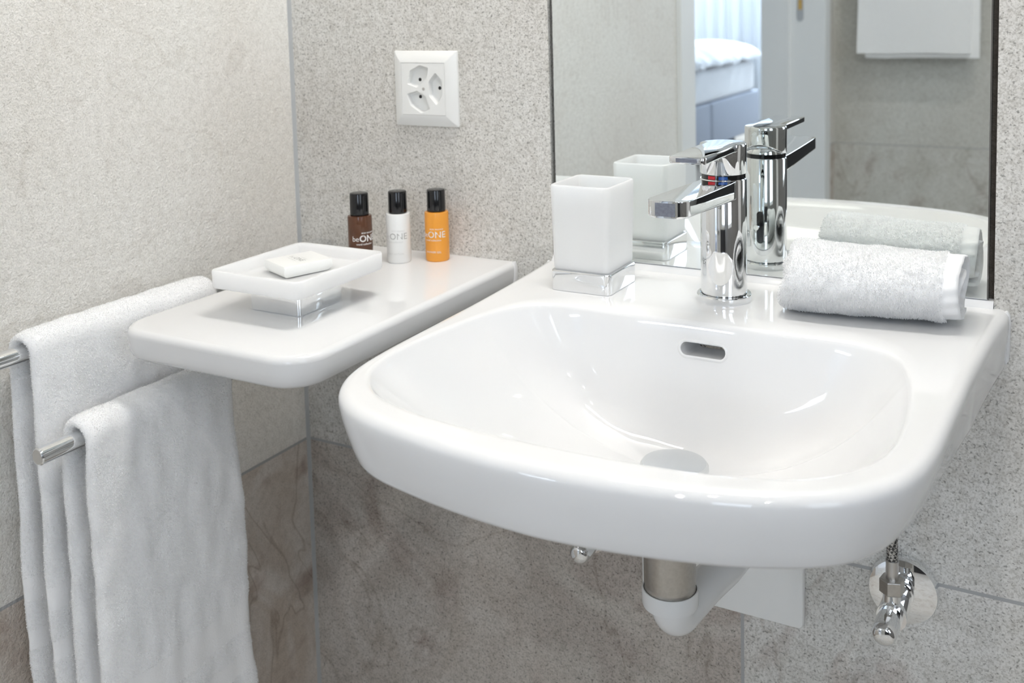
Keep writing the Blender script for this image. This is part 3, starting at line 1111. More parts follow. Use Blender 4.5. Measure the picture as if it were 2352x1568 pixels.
# lever plate outline in plan
def lever_outline():
    out = []
    lw, ly = 0.0168, -0.0985
    r = 0.0045
    # start at right side of the hub, run along to the front, back along the left, round the back of the hub
    out += [(R_ * math.cos(a), R_ * math.sin(a)) for a in np.linspace(-0.62, PI + 0.62, 40)]
    nl = [(-0.0172, -0.0155), (-lw, -0.020), (-lw, -0.045)]
    out += nl
    out += [(-lw + r - r * math.cos(a), ly + r - r * math.sin(a)) for a in np.linspace(0, PI / 2, 7)]
    out += [(lw - r + r * math.sin(a), ly + r - r * math.cos(a)) for a in np.linspace(0, PI / 2, 7)]
    out += [(lw, -0.045), (lw, -0.020), (0.0172, -0.0155)]
    return [(TX + a, TY + b) for a, b in out]


lo = lever_outline()
m = MB()
rr = []
for g, z_ in ((-0.0016, HZ - 0.0072), (-0.0003, HZ - 0.0062), (0.0, HZ - 0.0050), (0.0, HZ - 0.0012), (-0.0004, HZ - 0.0004), (-0.0012, HZ)):
    rr.append([(x, y, z_ + (0.0012 if (y < TY - 0.05 and g == -0.0016) else 0)) for x, y in offset(lo, g)])
m.loft(rr)
lev = m.build('lever', M['chrome'], hub, angle=30)
m = MB()
m.box(TX - 0.0095, TX + 0.0095, TY - 0.0988, TY - 0.096, HZ - 0.0048, HZ - 0.0014)
m.build('lever_slot', M['aerator'], hub, smooth=False)
m = MB()
m.lathe([(0.0, 0.0004), (0.0026, 0.0004), (0.0032, -0.0004), (0.0032, -0.002)], (TX, TY - R_, HZ - 0.0125), 'y', 24, caps=False)
m.build('screw_cap', M['chrome'], hub)
# pop-up rod knob in a slot at the back of the body (seen in the mirror)
m = MB()
o = rrect(-0.0036, 0.0036, TZ + 0.028, TZ + 0.062, 0.0035)
m.loft([[(TX + x, TY + 0.0213, z) for x, z in o], [(TX + x, TY + 0.02185, z) for x, z in o]])
m.build('rod_slot', M['black'], tap)
m = MB()
m.lathe([(0.0, 0.0), (0.0026, 0.0), (0.0028, -0.0006), (0.0028, -0.012), (0.0, -0.012)], (TX - 0.001, TY + 0.021, TZ + 0.047), 'y', 20, caps=False)
m.build('rod_knob', M['chrome'], tap)


# ------------------------------------------------------------------ tumbler
CX0, CX1, CY0, CY1 = 0.4195, 0.4838, -0.1092, -0.0420
cup = thing('tumbler', 'frosted glass tumbler in a square chrome holder on the basin deck', 'tumbler', (0.4516, -0.0756, ZT))
MB().rprism(rrect(CX0, CX1, CY0, CY1, 0.006), ZT, ZT + 0.0205, 0.0015, 0.001).build('chrome_holder', M['chrome'], cup)
m = MB()
gz0, gz1 = ZT + 0.0203, ZT + 0.1058


def cup_ring(g, z, gi=0.0):
    f_ = (z - gz0) / (gz1 - gz0)
    e = 0.0018 - 0.0022 * f_ + gi
    return [(p[0], p[1], z) for p in offset(rrect(CX0, CX1, CY0, CY1, 0.0075, 8), -e - g)]


rr = [cup_ring(0.002, gz0), cup_ring(0.0, gz0 + 0.002)] + [cup_ring(0, gz0 + (gz1 - gz0) * f) for f in (0.25, 0.5, 0.75, 0.97)]
rr += [cup_ring(0.0006, gz1 - 0.0008), cup_ring(0.0018, gz1), cup_ring(0.0030, gz1 - 0.0008), cup_ring(0.0036, gz1 - 0.003)]
rr += [cup_ring(0.0036, gz0 + (gz1 - gz0) * f) for f in (0.7, 0.4, 0.15)] + [cup_ring(0.006, gz0 + 0.006)]
m.loft(rr)
m.build('glass', M['frost'], cup)


# ------------------------------------------------------------------ ceramic shelf
ZS = 0.853
so = rrect(0.0925, 0.3195, -0.3685, -0.0005, [0.036, 0.003, 0.003, 0.034], 12)
so2 = []
for x, y in so:      # slightly bowed front, sides a touch wider at the front
    f_ = min(1, -y / 0.37)
    if y < -0.3:
        y -= 0.004 * (1 - ((x - 0.206) / 0.11) ** 2) * (1 if y < -0.34 else (-(y + 0.3) / 0.04))
    so2.append((x + (0.002 if x > 0.2 else -0.001) * f_, y))
# densify the straight edges
dense = []
for k in range(len(so2)):
    a, b = so2[k], so2[(k + 1) % len(so2)]
    L_ = math.dist(a, b)
    q = max(1, int(L_ / 0.012))
    dense += [(a[0] + (b[0] - a[0]) * i / q, a[1] + (b[1] - a[1]) * i / q) for i in range(q)]
m = MB()
rr = []
for d, z in ((-0.014, 0.8245), (-0.009, 0.8236), (-0.0055, 0.8246), (-0.003, 0.8275), (-0.0012, 0.832), (-0.0002, 0.838), (0, 0.8462)):
    rr.append([(x, -0.0004 if q[1] > -0.004 else min(y, -0.0004), z) for (x, y), q in zip(offset(dense, d), dense)])
for k in range(7):
    a = PI / 2 * k / 6
    rr.append([(x, -0.0004 if q[1] > -0.004 else min(y, -0.0004), ZS - 0.0065 * (1 - math.sin(a))) for (x, y), q in zip(offset(dense, -0.0070 * (1 - math.cos(a))), dense)])
m.loft(rr)
shelf = thing('ceramic_shelf', 'white ceramic wall shelf with rounded corners left of the washbasin', 'shelf', (0.206, -0.18, 0.8236))
m.build('shelf_slab', M['porcelain'], shelf)
m = MB()
m.loft([[(0.3205 + a, b, z) for a, b in ((-0.004, 0), (0.0005, -0.0005), (0.0010, -0.003), (0.0000, -0.006), (-0.004, -0.007))] for z in (0.826, 0.835, 0.848)] + [[(0.3185 + a * 0.6, b * 0.6, 0.8535) for a, b in ((-0.004, 0), (0.0005, -0.0005), (0.0010, -0.003), (0.0000, -0.006), (-0.004, -0.007))]])
m.build('silicone_bead', M['porcelain'], shelf)


# ------------------------------------------------------------------ soap dish and soap
dish = thing('soap_dish', 'frosted glass soap dish on a square chrome base on the shelf', 'soap dish', (0.2035, -0.238, ZS))
MB().rprism(rrect(0.1713, 0.2357, -0.2710, -0.2040, 0.006), ZS, ZS + 0.0275, 0.0012, 0.0012).build('chrome_base', M['chrome'], dish)
PX0, PX1, PY0, PY1 = 0.1525, 0.2655, -0.3050, -0.1720
pz0, pz1 = ZS + 0.0272, ZS + 0.0450
oo = rrect(PX0, PX1, PY0, PY1, 0.010, 8)
m = MB()
pr = lambda g, z: [(p[0], p[1], z) for p in offset(oo, -g)]
m.loft([pr(0.004, pz0), pr(0.0015, pz0 + 0.0006), pr(0.0003, pz0 + 0.003), pr(0, pz1 - 0.0015), pr(0.0006, pz1 - 0.0003), pr(0.0016, pz1), pr(0.004, pz1 - 0.0002), pr(0.0052, pz1 - 0.0016), pr(0.0058, pz1 - 0.004), pr(0.0065, pz0 + 0.0085), pr(0.0078, pz0 + 0.007), pr(0.0092, pz0 + 0.0066)])
m.build('glass_dish', M['frost'], dish)
# wrapped soap
SA = Vector((0.1747, -0.2543, 0))
zs0, zs1 = pz0 + 0.0067, pz0 + 0.0187
soap = thing('wrapped_soap', 'small white paper-wrapped soap lying in the frosted dish', 'soap', (0.203, -0.238, zs0))
ang = math.atan2(-0.282 + 0.2543, 0.2338 - 0.1747)
hw, hd = 0.0315, 0.0275
base = [(0.1755, -0.2520), (0.2300, -0.2735), (0.2285, -0.2165), (0.1790, -0.1985)]
base = [(0.1755, -0.2525), (0.2180, -0.2700), (0.2360, -0.2190), (0.1935, -0.2015)]


def quad_round(c4, r, n=4):
    out = []
    k4 = len(c4)
    for k in range(k4):
        p, a, b = Vector(c4[k]), Vector(c4[k - 1]), Vector(c4[(k + 1) % k4])
        u, v = (a - p).normalized(), (b - p).normalized()
        for i in range(n + 1):
            t = i / n
            out.append(tuple((p + u * r) * (1 - t) ** 2 + p * 2 * t * (1 - t) + (p + v * r) * t * t))
    return out


sb = quad_round(base, 0.0022)
m = MB()
cs = (sum(p[0] for p in base) / 4, sum(p[1] for p in base) / 4)
rr = [[(cs[0] + (x - cs[0]) * g, cs[1] + (y - cs[1]) * g, z) for x, y in sb] for g, z in ((0.78, zs0), (0.88, zs0 + 0.0006), (0.96, zs0 + 0.003), (1, zs0 + 0.006), (0.985, zs1 - 0.0014), (0.95, zs1 - 0.0002), (0.88, zs1))]
m.loft(rr)
m.build('paper_wrap', M['paper'], soap)
ctr = Vector((sum(p[0] for p in base) / 4, sum(p[1] for p in base) / 4))
ux = (Vector(base[1]) - Vector(base[0])).normalized()
uy = Vector((-ux.y, ux.x))


def flat_text(s, size, cx, cyy, bold=0, spacing=1.0):
    v, f = text_mesh(s, size, spacing, bold)
    return [(ctr.x + ux.x * (a + cx) + uy.x * (b + cyy), ctr.y + ux.y * (a + cx) + uy.y * (b + cyy), zs1 + 0.00015) for a, b, _ in v], f


m = MB()
m.add(*flat_text('ONE', 0.0085, 0.0030, -0.0032))
m.build('printed_name', M['ink_grey'], soap, smooth=False, recalc=False)
m = MB()
m.add(*flat_text('be', 0.0072, -0.0105, -0.0032))
m.add(*flat_text('travel collection', 0.0026, -0.002, -0.0068))
m.add(*flat_text('BODY BALANCE', 0.0018, 0.003, 0.0045))
m.build('small_print', M['ink_pale'], soap, smooth=False, recalc=False)


# ------------------------------------------------------------------ toiletry bottles
def bottle(x, y, mat, label, face, inks, lines, name):
    b = thing('toiletry_bottle', label, 'bottle', (x, y, ZS), 'toiletry bottles on the shelf')
    R = 0.0138
    m = MB()
    m.lathe([(0.0, 0.0006), (0.0109, 0.0004), (0.0127, 0.0), (0.0134, 0.0009), (R, 0.003), (R + 0.0001, 0.03), (R, 0.0550), (0.0135, 0.0561), (0.0122, 0.0566), (0.0085, 0.0564), (0.0085, 0.058), (0.0, 0.058)], (x, y, ZS), n=64, caps=False)
    m.build('bottle_body', mat, b)
    m = MB()
    m.lathe([(0.0, 0.0568), (0.0103, 0.0568), (0.0107, 0.0574), (0.0107, 0.0587), (0.0105, 0.0805), (0.0100, 0.0818), (0.0084, 0.0822), (0.0, 0.0818)], (x, y, ZS), n=48, caps=False)
    m.build('cap', M['black'], b)
    for ink, items in zip(inks, lines):
        m = MB()
        for s, size, off, z, bold, spc in items:
            v, f = text_mesh(s, size, spc, bold)
            rr_ = R + 0.00025
            vv = []
            for a, bb, _ in v:
                th = face + (a + off) / rr_
                vv.append((x + rr_ * math.cos(th), y + rr_ * math.sin(th), ZS + z + bb))
            m.add(vv, f)
        m.build('printed_label', ink, b, smooth=False, recalc=False)
    return b


cdir = lambda x, y: math.atan2(cam.location.y - y, cam.location.x - x)


def lines_for(extra, bold):
    big = [('ONE', 0.0102, 0.0036, 0.0282, bold, 1.02)]
    small = [('be', 0.0086, -0.0116, 0.0285, 0, 0.95), ('travel collection', 0.0030, -0.001, 0.0243, bold * 0.2, 1.0), ('BODY BALANCE', 0.0021, 0.0035, 0.0372, bold * 0.3, 1.05)]
    if extra:
        small.append((extra, 0.0030, -0.001, 0.0105, bold * 0.3, 1.05))
    return [big, small]


bx = (0.1607, -0.0790)
bottle(*bx, M['amber'], 'dark brown miniature toiletry bottle behind the soap dish', cdir(*bx) + 0.42, [M['ink_white'], M['ink_white']], lines_for(None, 0.00022), 'a')
bx = (0.1945, -0.0520)
bottle(*bx, M['lotion'], 'white miniature body lotion bottle between the brown and the orange one', cdir(*bx) - 0.28, [M['ink_grey'], M['ink_pale']], lines_for('BODY LOTION', 0.0), 'b')
bx = (0.2305, -0.0268)
bottle(*bx, M['orange'], 'orange miniature shower gel bottle closest to the basin', cdir(*bx) - 0.30, [M['ink_white'], M['ink_white']], lines_for('SHOWER GEL', 0.00005), 'c')


# ------------------------------------------------------------------ power socket
sock = thing('power_socket', 'square white three-way wall socket above the toiletry bottles', 'socket', (0.2053, 0, 1.0477))
sx, sz = 0.2053, 1.0477
m = MB()
prof = [(0.0440, 0.0), (0.0440, 0.0022), (0.0434, 0.0030), (0.0425, 0.0035), (0.0400, 0.0050), (0.0370, 0.0067), (0.0340, 0.0079), (0.0320, 0.0085), (0.0310, 0.0087), (0.0305, 0.0088), (0.0303, 0.0070)]
rr = []
for h_, d in prof:
    o = rrect(sx - h_, sx + h_, sz - h_, sz + h_, 0.0018 if h_ > 0.04 else 0.001, 4)
    rr.append([(x, -d, z) for x, z in o])
m.loft(rr, True, False)
m.build('socket_frame', M['white_plastic'], sock, angle=18)
# face plate with the three hexagonal wells
well = [(-0.0150, 0.0000), (-0.0085, 0.0098), (0.0085, 0.0098), (0.0150, 0.0000), (0.0085, -0.0098), (-0.0085, -0.0098)]
wells = [
    [(0.2011, 1.0757), (0.2134, 1.0723), (0.2108, 1.0595), (0.1966, 1.0492), (0.1828, 1.0531), (0.1873, 1.0689)],
    [(0.2227, 1.0672), (0.2318, 1.0570), (0.2320, 1.0405), (0.2233, 1.0289), (0.2130, 1.0394), (0.2128, 1.0560)],
    [(0.1965, 1.0457), (0.2088, 1.0393), (0.2136, 1.0234), (0.2013, 1.0192), (0.1864, 1.0283), (0.1819, 1.0415)],
]
bm = bmesh.new()
fo = rrect(sx - 0.0302, sx + 0.0302, sz - 0.0302, sz + 0.0302, 0.001, 3)


def loopverts(pts, y):
    vs_ = [bm.verts.new((x, y, z)) for x, z in pts]
    es = [bm.edges.new((vs_[i], vs_[(i + 1) % len(vs_)])) for i in range(len(vs_))]
    return vs_, es


yf = -0.0086
from mathutils.geometry import tessellate_polygon
vo = loopverts(fo, yf)[0]
wl = [(quad_round(wp, 0.0016, 3), None) for wp in wells]
wl = [(q, loopverts(q, yf)[0]) for q, _ in wl]
flat = vo + [v for _, vv in wl for v in vv]
for tri in tessellate_polygon([[Vector((v.co.x, v.co.z, 0)) for v in vo]] + [[Vector((v.co.x, v.co.z, 0)) for v in vv] for _, vv in wl]):
    try:
        bm.faces.new([flat[i] for i in tri])
    except ValueError:
        pass
for q, v1 in wl:
    c = (sum(p[0] for p in q) / len(q), sum(p[1] for p in q) / len(q))
    prev = v1
    for sc_, y in ((0.975, yf + 0.0006), (0.94, -0.0016), (0.86, -0.0008)):
        nv = [bm.verts.new((c[0] + (x - c[0]) * sc_, y, c[1] + (z - c[1]) * sc_)) for x, z in q]
        for i in range(len(q)):
            j = (i + 1) % len(q)
            bm.faces.new((prev[i], prev[j], nv[j], nv[i]))
        prev = nv
    bm.faces.new(prev)
bmesh.ops.recalc_face_normals(bm, faces=bm.faces)
me = bpy.data.meshes.new('face_plate')
bm.to_mesh(me)
bm.free()
me.materials.append(M['white_plastic'])
finish(me, True, 25)
link('face_plate', me, sock)
for x, z in ((0.1962, 1.0580), (0.2235, 1.0485), (0.1960, 1.0380)):
    m = MB()
    m.lathe([(0.0, -0.0008), (0.0021, -0.0008), (0.0021, 0.0), (0.0, 0.0)], (x, -0.0009, z), 'y', 20, caps=False)
    m.build('pin_hole', M['hole'], sock)
m = MB()
m.lathe([(0.0, 0.0004), (0.0018, 0.0002), (0.0022, -0.0006), (0.0022, -0.002)], (0.2058, yf, 1.0477), 'y', 20, caps=False)
m.box(0.2042, 0.2074, yf - 0.00055, yf, 1.0474, 1.0480)
m.build('screw', M['satin'], sock)


# ------------------------------------------------------------------ waste trap, cover plate, valves and hoses
trap = thing('waste_trap', 'white plastic waste trap with a steel tailpiece under the basin', 'waste trap', (DR[0], DR[1], 0.60))
QX, QY = 0.583, DR[1]
m = MB()
m.lathe([(0.0, 0.7375), (0.0222, 0.7375), (0.0222, 0.652), (0.0216, 0.6505), (0.0216, 0.648), (0.0222, 0.646), (0.0218, 0.640), (0.0, 0.640)], (QX, QY, 0), n=48, caps=False)
m.build('steel_tailpiece', M['nickel'], trap)
m = MB()
m.lathe([(0.0150, 0.631), (0.0190, 0.631), (0.0235, 0.6318), (0.0240, 0.6335), (0.0240, 0.6455), (0.0236, 0.6465), (0.0226, 0.6465), (0.0226, 0.640), (0.015, 0.640)], (QX, QY, 0), n=48, caps=False)
m.build('union_nut', M['pvc'], trap)
R1 = 0.0168
path = [(QX, QY, 0.640), (QX, QY, 0.633)]
for k in range(1, 13):
    a = PI / 2 * k / 12
    path.append((QX + 0.002 * k / 12, QY + 0.022 * (1 - math.cos(a)), 0.633 - 0.022 * math.sin(a) * 0.9))
e = path[-1]
path += [(e[0] + 0.004, e[1] + 0.05, e[2] - 0.001), (e[0] + 0.009, -0.10, e[2] - 0.003), (e[0] + 0.013, -0.008, e[2] - 0.006)]
m = MB().tube(path, R1, 32)
m.build('trap_pipe', M['pvc'], trap)
cov = MB()
o = rrect(0.470, 0.6440, 0.5100, 0.675, 0.006, 6)
rr = []
for g, y in ((0, -0.0005), (0, -0.006), (-0.0012, -0.0075), (-0.004, -0.008)):
    rr.append([(x, y, z) for x, z in offset(o, g)])
cov.loft(rr)
tag(cov.build('cover_plate', M['white_plastic']), 'square white cover plate on the wall behind the waste trap', 'cover plate')


def valve(x, z, label, nm_side):
    v = thing('angle_valve', label, 'valve', (x, 0, z), 'angle valves under the basin')
    m = MB()
    m.lathe([(0.0, 0.0005), (0.0318, 0.0005), (0.0322, 0.0015), (0.0318, 0.0105), (0.0308, 0.0122), (0.026, 0.0132), (0.012, 0.0150), (0.0, 0.0152)], (x + 0.003, 0, z), 'y', 64, caps=False)
    m.build('escutcheon', M['chrome'], v)
    m = MB()
    m.lathe([(0.0, 0.014), (0.0128, 0.014), (0.0132, 0.016), (0.0128, 0.019), (0.0112, 0.0195), (0.0112, 0.034), (0.0128, 0.0345), (0.0132, 0.036), (0.0132, 0.060), (0.0, 0.060)], (x + 0.001, 0, z), 'y', 40, caps=False)
    m.build('valve_body', M['chrome'], v)
    m = MB()
    m.lathe([(0.0, 0.0595), (0.0105, 0.0595), (0.0109, 0.061), (0.0109, 0.0865), (0.0103, 0.0905), (0.0088, 0.0932), (0.0062, 0.0946), (0.0, 0.0950)], (x, 0, z), 'y', 40, caps=False)
    m.build('valve_handle', M['chrome'], v)
    m = MB()
    m.lathe([(0.0, 0.008), (0.0078, 0.008), (0.0078, 0.0215), (0.0, 0.0215)], (x, -0.052, z), n=32, caps=False)
    m.build('outlet', M['chrome'], v)
    m = MB()
    hexo = [(x + 0.0112 * math.cos(PI / 3 * k + 0.35), -0.052 + 0.0112 * math.sin(PI / 3 * k + 0.35)) for k in range(6)]
    m.rprism(hexo, z + 0.020, z + 0.0335, 0.001, 0.001, seg=2)
    m.build('hex_nut', M['nickel'], v, angle=20)
    return v


def hose(x, z, xe, label):
    h = thing('flexible_hose', label, 'hose', (x, -0.052, z), 'braided hoses under the basin')
    m = MB()
    m.lathe([(0.0, 0.0), (0.0056, 0.0), (0.0056, 0.0150), (0.0060, 0.0158), (0.0060, 0.0175), (0.0, 0.0175)], (x, -0.052, z), n=28, caps=False)
    m.build('ferrule', M['satin'], h)
    pth = []
    for k in range(25):
        f_ = k / 24
        s_ = f_ * f_ * (3 - 2 * f_)
        pth.append((x + (xe - x) * s_ * f_, -0.052 - 0.012 * s_, z + 0.017 + f_ * (0.826 - z - 0.017)))
    # the hose climbs behind the bowl to the tap shank
    m = MB().tube(pth, 0.0053, 16)
    m.build('braided_sleeve', M['braid'], h)
    return h


ZV = 0.5785
valve(0.7360, ZV, 'chrome angle valve with round rosette below the right end of the basin', 'r')
valve(0.4355, ZV + 0.001, 'chrome angle valve half hidden under the left part of the basin', 'l')
hose(0.7360, ZV + 0.0335, 0.600, 'steel-braided hose rising from the fully visible right angle valve')
hose(0.4355, ZV + 0.0345, 0.572, 'steel-braided hose rising from the half hidden left angle valve')


# ------------------------------------------------------------------ towel rail on the back wall
UX, UZ, LX, LZ, BR = 0.042, 0.838, 0.102, 0.7655, 0.0078
rail = thing('towel_rail', 'chrome towel rail with two arms reaching out from the wall below the shelf', 'towel rail', (0.07, 0, 0.77))
m = MB()
o = rrect(0.024, 0.124, 0.740, 0.81, 0.012)
m.loft([[(x, -0.0005, z) for x, z in o], [(x, -0.010, z) for x, z in o], [(x, -0.012, z) for x, z in offset(o, -0.002)]])
m.box(0.030, 0.054, -0.03, -0.002, 0.745, 0.855)
m.box(0.090, 0.114, -0.03, -0.002, 0.745, 0.780)
m.build('wall_mount', M['chrome'], rail)
for x, z, y1 in ((UX, UZ, -0.478), (LX, LZ, -0.4615)):
    m = MB()
    m.lathe([(0.0, 0.012), (BR, 0.012), (BR, -y1 - 0.0012), (BR - 0.0010, -y1), (0.0, -y1)], (x, 0, z), 'y', 40, caps=False)
    arm = m.build('rail_arm', M['chrome'], rail)
    m = MB()
    m.lathe([(0.0, -y1 + 0.0003), (BR - 0.0016, -y1 + 0.0003), (BR - 0.0014, -y1 - 0.002), (0.0, -y1 - 0.002)], (x, 0, z), 'y', 32, caps=False)
    m.build('end_cap', M['satin'], arm)

rng = np.random.default_rng(7)


def hanging(name, label, bx_, bz, y0, y1, zf, zb_, T, bands, seed, drift_f, dens=1250000, tl=0.0011, sway=0.003):
    """towel folded over a bar: closed cross-section swept along y"""
    R = BR + 0.0020
    def path(off):
        P = []
        r = R + off
        for k in range(27):
            P.append((bx_ - r, zb_ + (bz - zb_) * k / 27.0))
        for k in range(13):
            a = PI - PI * k / 12
            P.append((bx_ + r * math.cos(a), bz + r * math.sin(a)))
        for k in range(1, 33):
            P.append((bx_ + r, bz + (zf - bz) * k / 32.0))
        return P
    ny = 46
    V = []
    npth = len(path(0))
    for j in range(ny + 1):
        v = j / ny
        e = min(v, 1 - v)
        th = T * (1 - 0.75 * math.exp(-(e * (ny)) / 1.1))
        tc = T / 2
        A, B = path(tc - th / 2), path(tc + th / 2)
        loop = B + A[::-1]
        for (x, z) in loop:
            front = x > bx_
            dz = max(0.0, bz - z)
            y = y0 + (y1 - y0) * v
            y += drift_f * dz * (1 if v > 0.5 else -0.25) * abs(v - 0.3) + 0.004 * vnoise(z * 9, seed, v * 2)
            wv = sway * min(1, dz / 0.08) * (math.sin(v * 7.0 + seed) * min(1, dz / 0.35) + 0.8 * vnoise(y * 16, z * 5, seed))
            wv += (0.0015 + 0.0012 * min(1, dz / 0.05)) * vnoise(y * 55, z * 40, seed + 5)
            fl = 0.006 * min(1, dz / 0.4) * (1 if front else -0.1)
            V.append((x + wv + fl, y, z + 0.0012 * vnoise(y * 60, x * 60, seed + 2)))
    nl = 2 * npth
    F = []
    for j in range(ny):
        for i in range(nl):
            k = (i + 1) % nl
            F.append((j * nl + i, j * nl + k, (j + 1) * nl + k, (j + 1) * nl + i))
    # closing strips at both side edges
    for j in (0, ny):
        for i in range(npth - 1):
            q = (j * nl + i, j * nl + i + 1, j * nl + nl - 2 - i, j * nl + nl - 1 - i)
            F.append(q if j else q[::-1])
    Va, Fa = np.array(V), np.array(F)
    # outward orientation: the outer skin of the front flap must face +x
    a, b, c = Va[Fa[npth - 2]][:3]
    if np.cross(b - a, c - a)[0] < 0:
        Fa = Fa[:, ::-1]

    def keep(p):
        k = np.ones(len(p), bool)
        for z0, z1 in bands:
            k &= ~((p[:, 2] > z0) & (p[:, 2] < z1))
        return k & (p[:, 2] > 0.38)
    A, TF = tufts(Va, Fa, dens, tl, 0.00055, rng, keep)
    o = np_mesh(name, [(Va, Fa, 0), (A, TF, 1)], [M['terry'], M['loop']])
    tag(o, label, 'towel', 'towels on the rail')
    return o


hanging('hand_towel', 'white towel draped over the upper rail arm, nearest the left wall', UX, UZ, -0.431, -0.203, 0.25, 0.30, 0.0105, [(0.600, 0.622), (0.552, 0.570)], 2.0, 0.05)
hanging('hand_towel', 'white towel draped over the lower rail arm, half shaded by the shelf', LX, LZ, -0.423, -0.247, 0.25, 0.32, 0.0110, [(0.500, 0.532), (0.455, 0.476)], 11.0, 0.05)


# ------------------------------------------------------------------ folded washcloth on the basin deck
def washcloth():
    """small towel loosely rolled into a flat oval tube along x"""
    X0, X1 = 0.652, 0.7945
    cyy, cz = -0.0630, 0.8885
    T = 0.0065
    nt_, nx_ = 150, 48
    turns = 1.62
    cl = []
    for k in range(nt_ + 1):
        f_ = k / nt_
        a = -1.15 - turns * 2 * PI * f_           # starts below, over the front and the top and in
        s_ = 1.0 - 0.30 * min(1.0, max(0.0, f_ - 0.36) / 0.26) - 0.16 * max(0.0, f_ - 0.62) / 0.38
        ry, rz = 0.0400 * s_, 0.0262 * s_
        cl.append((math.cos(a) * ry, math.sin(a) * rz))
    cl = np.array(cl)
    tn = np.gradient(cl, axis=0)
    tn /= np.linalg.norm(tn, axis=1, keepdims=True)
    nn = np.stack([tn[:, 1], -tn[:, 0]], 1)
    V = []
    for j in range(nx_ + 1):
        v = j / nx_
        e = min(v, 1 - v) * nx_
        th = T * (1 - 0.7 * math.exp(-e / 0.9))
        if v > 0.90:
            th *= 0.62
        for k, sgn in [(k, 1) for k in range(nt_ + 1)] + [(k, -1) for k in range(nt_, -1, -1)]:
            f_ = k / nt_
            y = cl[k, 0] + nn[k, 0] * th / 2 * sgn
            z = cl[k, 1] + nn[k, 1] * th / 2 * sgn
            x = X0 + (X1 - X0) * v
            # slanted left end, right end leaning with the layers
            x += (-0.006 * (1 - v)) * (1 - (z / 0.03)) * 0.5
            x += 0.004 * vnoise(f_ * 6, v * 3, 4) * (1 if v > 0.5 else 1.6)
            if v > 0.90:
                y += 0.0007 * math.sin(f_ * 150) * cl[k, 0] / 0.04
                z += 0.0007 * math.sin(f_ * 150) * cl[k, 1] / 0.026
            yy = cyy + y * (1 + 0.05 * math.sin(v * 5)) + 0.010 * (v - 0.5)
            zz = cz + z * (1 - 0.05 * v + 0.03 * math.sin(v * 6 + 1)) + 0.0016 * vnoise(x * 60, y * 60, z * 60) + 0.0012 * vnoise(x * 25, f_ * 8, 2)
            V.append((x, yy, zz))
    nl = 2 * (nt_ + 1)
    F = []
    for j in range(nx_):
        for i in range(nl):
            k = (i + 1) % nl
            F.append((j * nl + i, j * nl + k, (j + 1) * nl + k, (j + 1) * nl + i))
    for j in (0, nx_):
        for i in range(nt_):
            q = (j * nl + i, j * nl + i + 1, j * nl + nl - 2 - i, j * nl + nl - 1 - i)
            F.append(q if j else q[::-1])
    Va, Fa = np.array(V), np.array(F)
    zmin = Va[:, 2].min()
    Va[:, 2] += ZT + 0.0022 - zmin
    bm = bmesh.new()
    me_ = bpy.data.meshes.new('x')
    me_.from_pydata([tuple(p) for p in Va], [], [tuple(int(i) for i in f) for f in Fa])
    bm.from_mesh(me_)
    bmesh.ops.recalc_face_normals(bm, faces=bm.faces)
    bm.verts.ensure_lookup_table()
    Fa = np.array([[v.index for v in f.verts] for f in bm.faces])
    bm.free()
    bpy.data.meshes.remove(me_)
    hemx = X0 + (X1 - X0) * 0.905
    keep = lambda p: (p[:, 0] < hemx)
    A, TF = tufts(Va, Fa, 1700000, 0.0024, 0.0006, rng, keep, 1.3)
    A[:, 2] = np.maximum(A[:, 2], ZT + 0.0003)
    mi = 0
    hem = np.array([Va[f][:, 0].mean() > hemx for f in Fa])
    o = np_mesh('washcloth', [(Va, Fa[~hem], 0), (np.zeros((0, 3)), np.zeros((0, 4), int), 0), (Va, Fa[hem], 2), (A, TF, 1)], [M['terry'], M['loop'], M['hem']])
    tag(o, 'small fluffy white terry cloth rolled up on the deck right of the tap', 'towel')
    return o


washcloth()


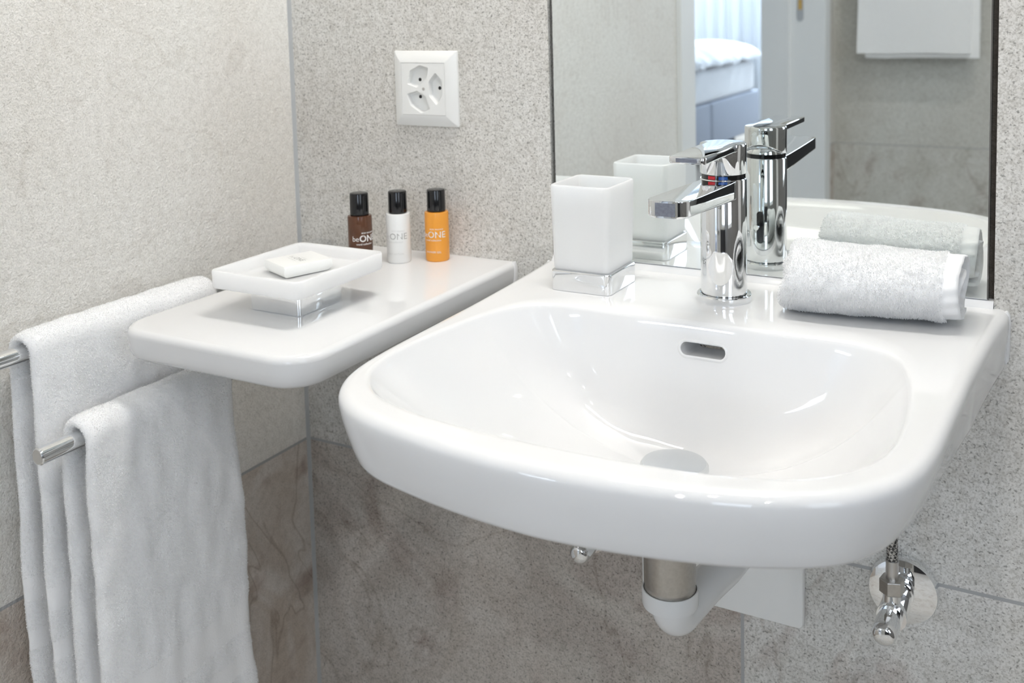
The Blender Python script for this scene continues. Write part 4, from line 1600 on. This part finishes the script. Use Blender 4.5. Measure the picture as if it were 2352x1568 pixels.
# ------------------------------------------------------------------ bath towel on the far wall (seen in the mirror)
fr = thing('wall_towel_bar', 'satin towel bar on the far wall carrying the bath towel', 'towel rail', (0.30, RY, 1.55))
for x in (0.05, 0.56):
    m = MB()
    m.lathe([(0.0, 0.0005), (0.016, 0.0005), (0.016, 0.006), (0.007, 0.008), (0.007, 0.062), (0.0, 0.062)], (x, 0, 1.56), 'y', 24, caps=False)
    m.xform(Matrix.Translation((0, RY, 0)) @ Matrix.Scale(-1, 4, (0, 1, 0)))
    m.build('bracket', M['satin'], fr)
m = MB().tube([(0.03, RY + 0.055, 1.56), (0.58, RY + 0.055, 1.56)], 0.008, 24)
m.build('bar', M['satin'], fr)


def bath_towel():
    m = MB()
    def slab(x0, x1, yb, zlow, zb, T, seed):
        R = 0.0092
        P = []
        for off in (T, 0.0):
            q = []
            r = R + off
            for k in range(14):
                q.append((RY + 0.055 - r, zb + (1.56 - zb) * k / 14))
            for k in range(9):
                a = PI - PI * k / 8
                q.append((RY + 0.055 + r * math.cos(a), 1.56 + r * math.sin(a)))
            for k in range(1, 25):
                q.append((RY + 0.055 + r, 1.56 + (zlow - 1.56) * k / 24))
            P.append(q)
        loop = P[0] + P[1][::-1]
        nxx = 26
        rings_ = []
        for i in range(nxx + 1):
            x = x0 + (x1 - x0) * i / nxx
            rings_.append([(x + 0.006 * vnoise(z * 4, seed), y + 0.006 * vnoise(x * 9, z * 3, seed) * min(1, (1.57 - z) * 3), z + 0.004 * vnoise(x * 8, seed, y * 3)) for y, z in loop])
        m.loft(rings_, False, False)
        npth = len(P[0])
        nl = len(loop)
        o0 = len(m.v) - nl * (nxx + 1)
        for b_ in (0, nxx * nl):
            for i in range(npth - 1):
                m.f.append((o0 + b_ + i, o0 + b_ + i + 1, o0 + b_ + nl - 2 - i, o0 + b_ + nl - 1 - i))
                m.mi.append(0)
    slab(0.125, 0.505, 0, 0.912, 1.0, 0.010, 1)
    slab(0.100, 0.478, 0, 0.930, 0.98, 0.026, 2)
    o = m.build('bath_towel', M['terry'], angle=70)
    return tag(o, 'large white bath towel folded over the bar on the far wall, seen in the mirror', 'towel')


bath_towel()
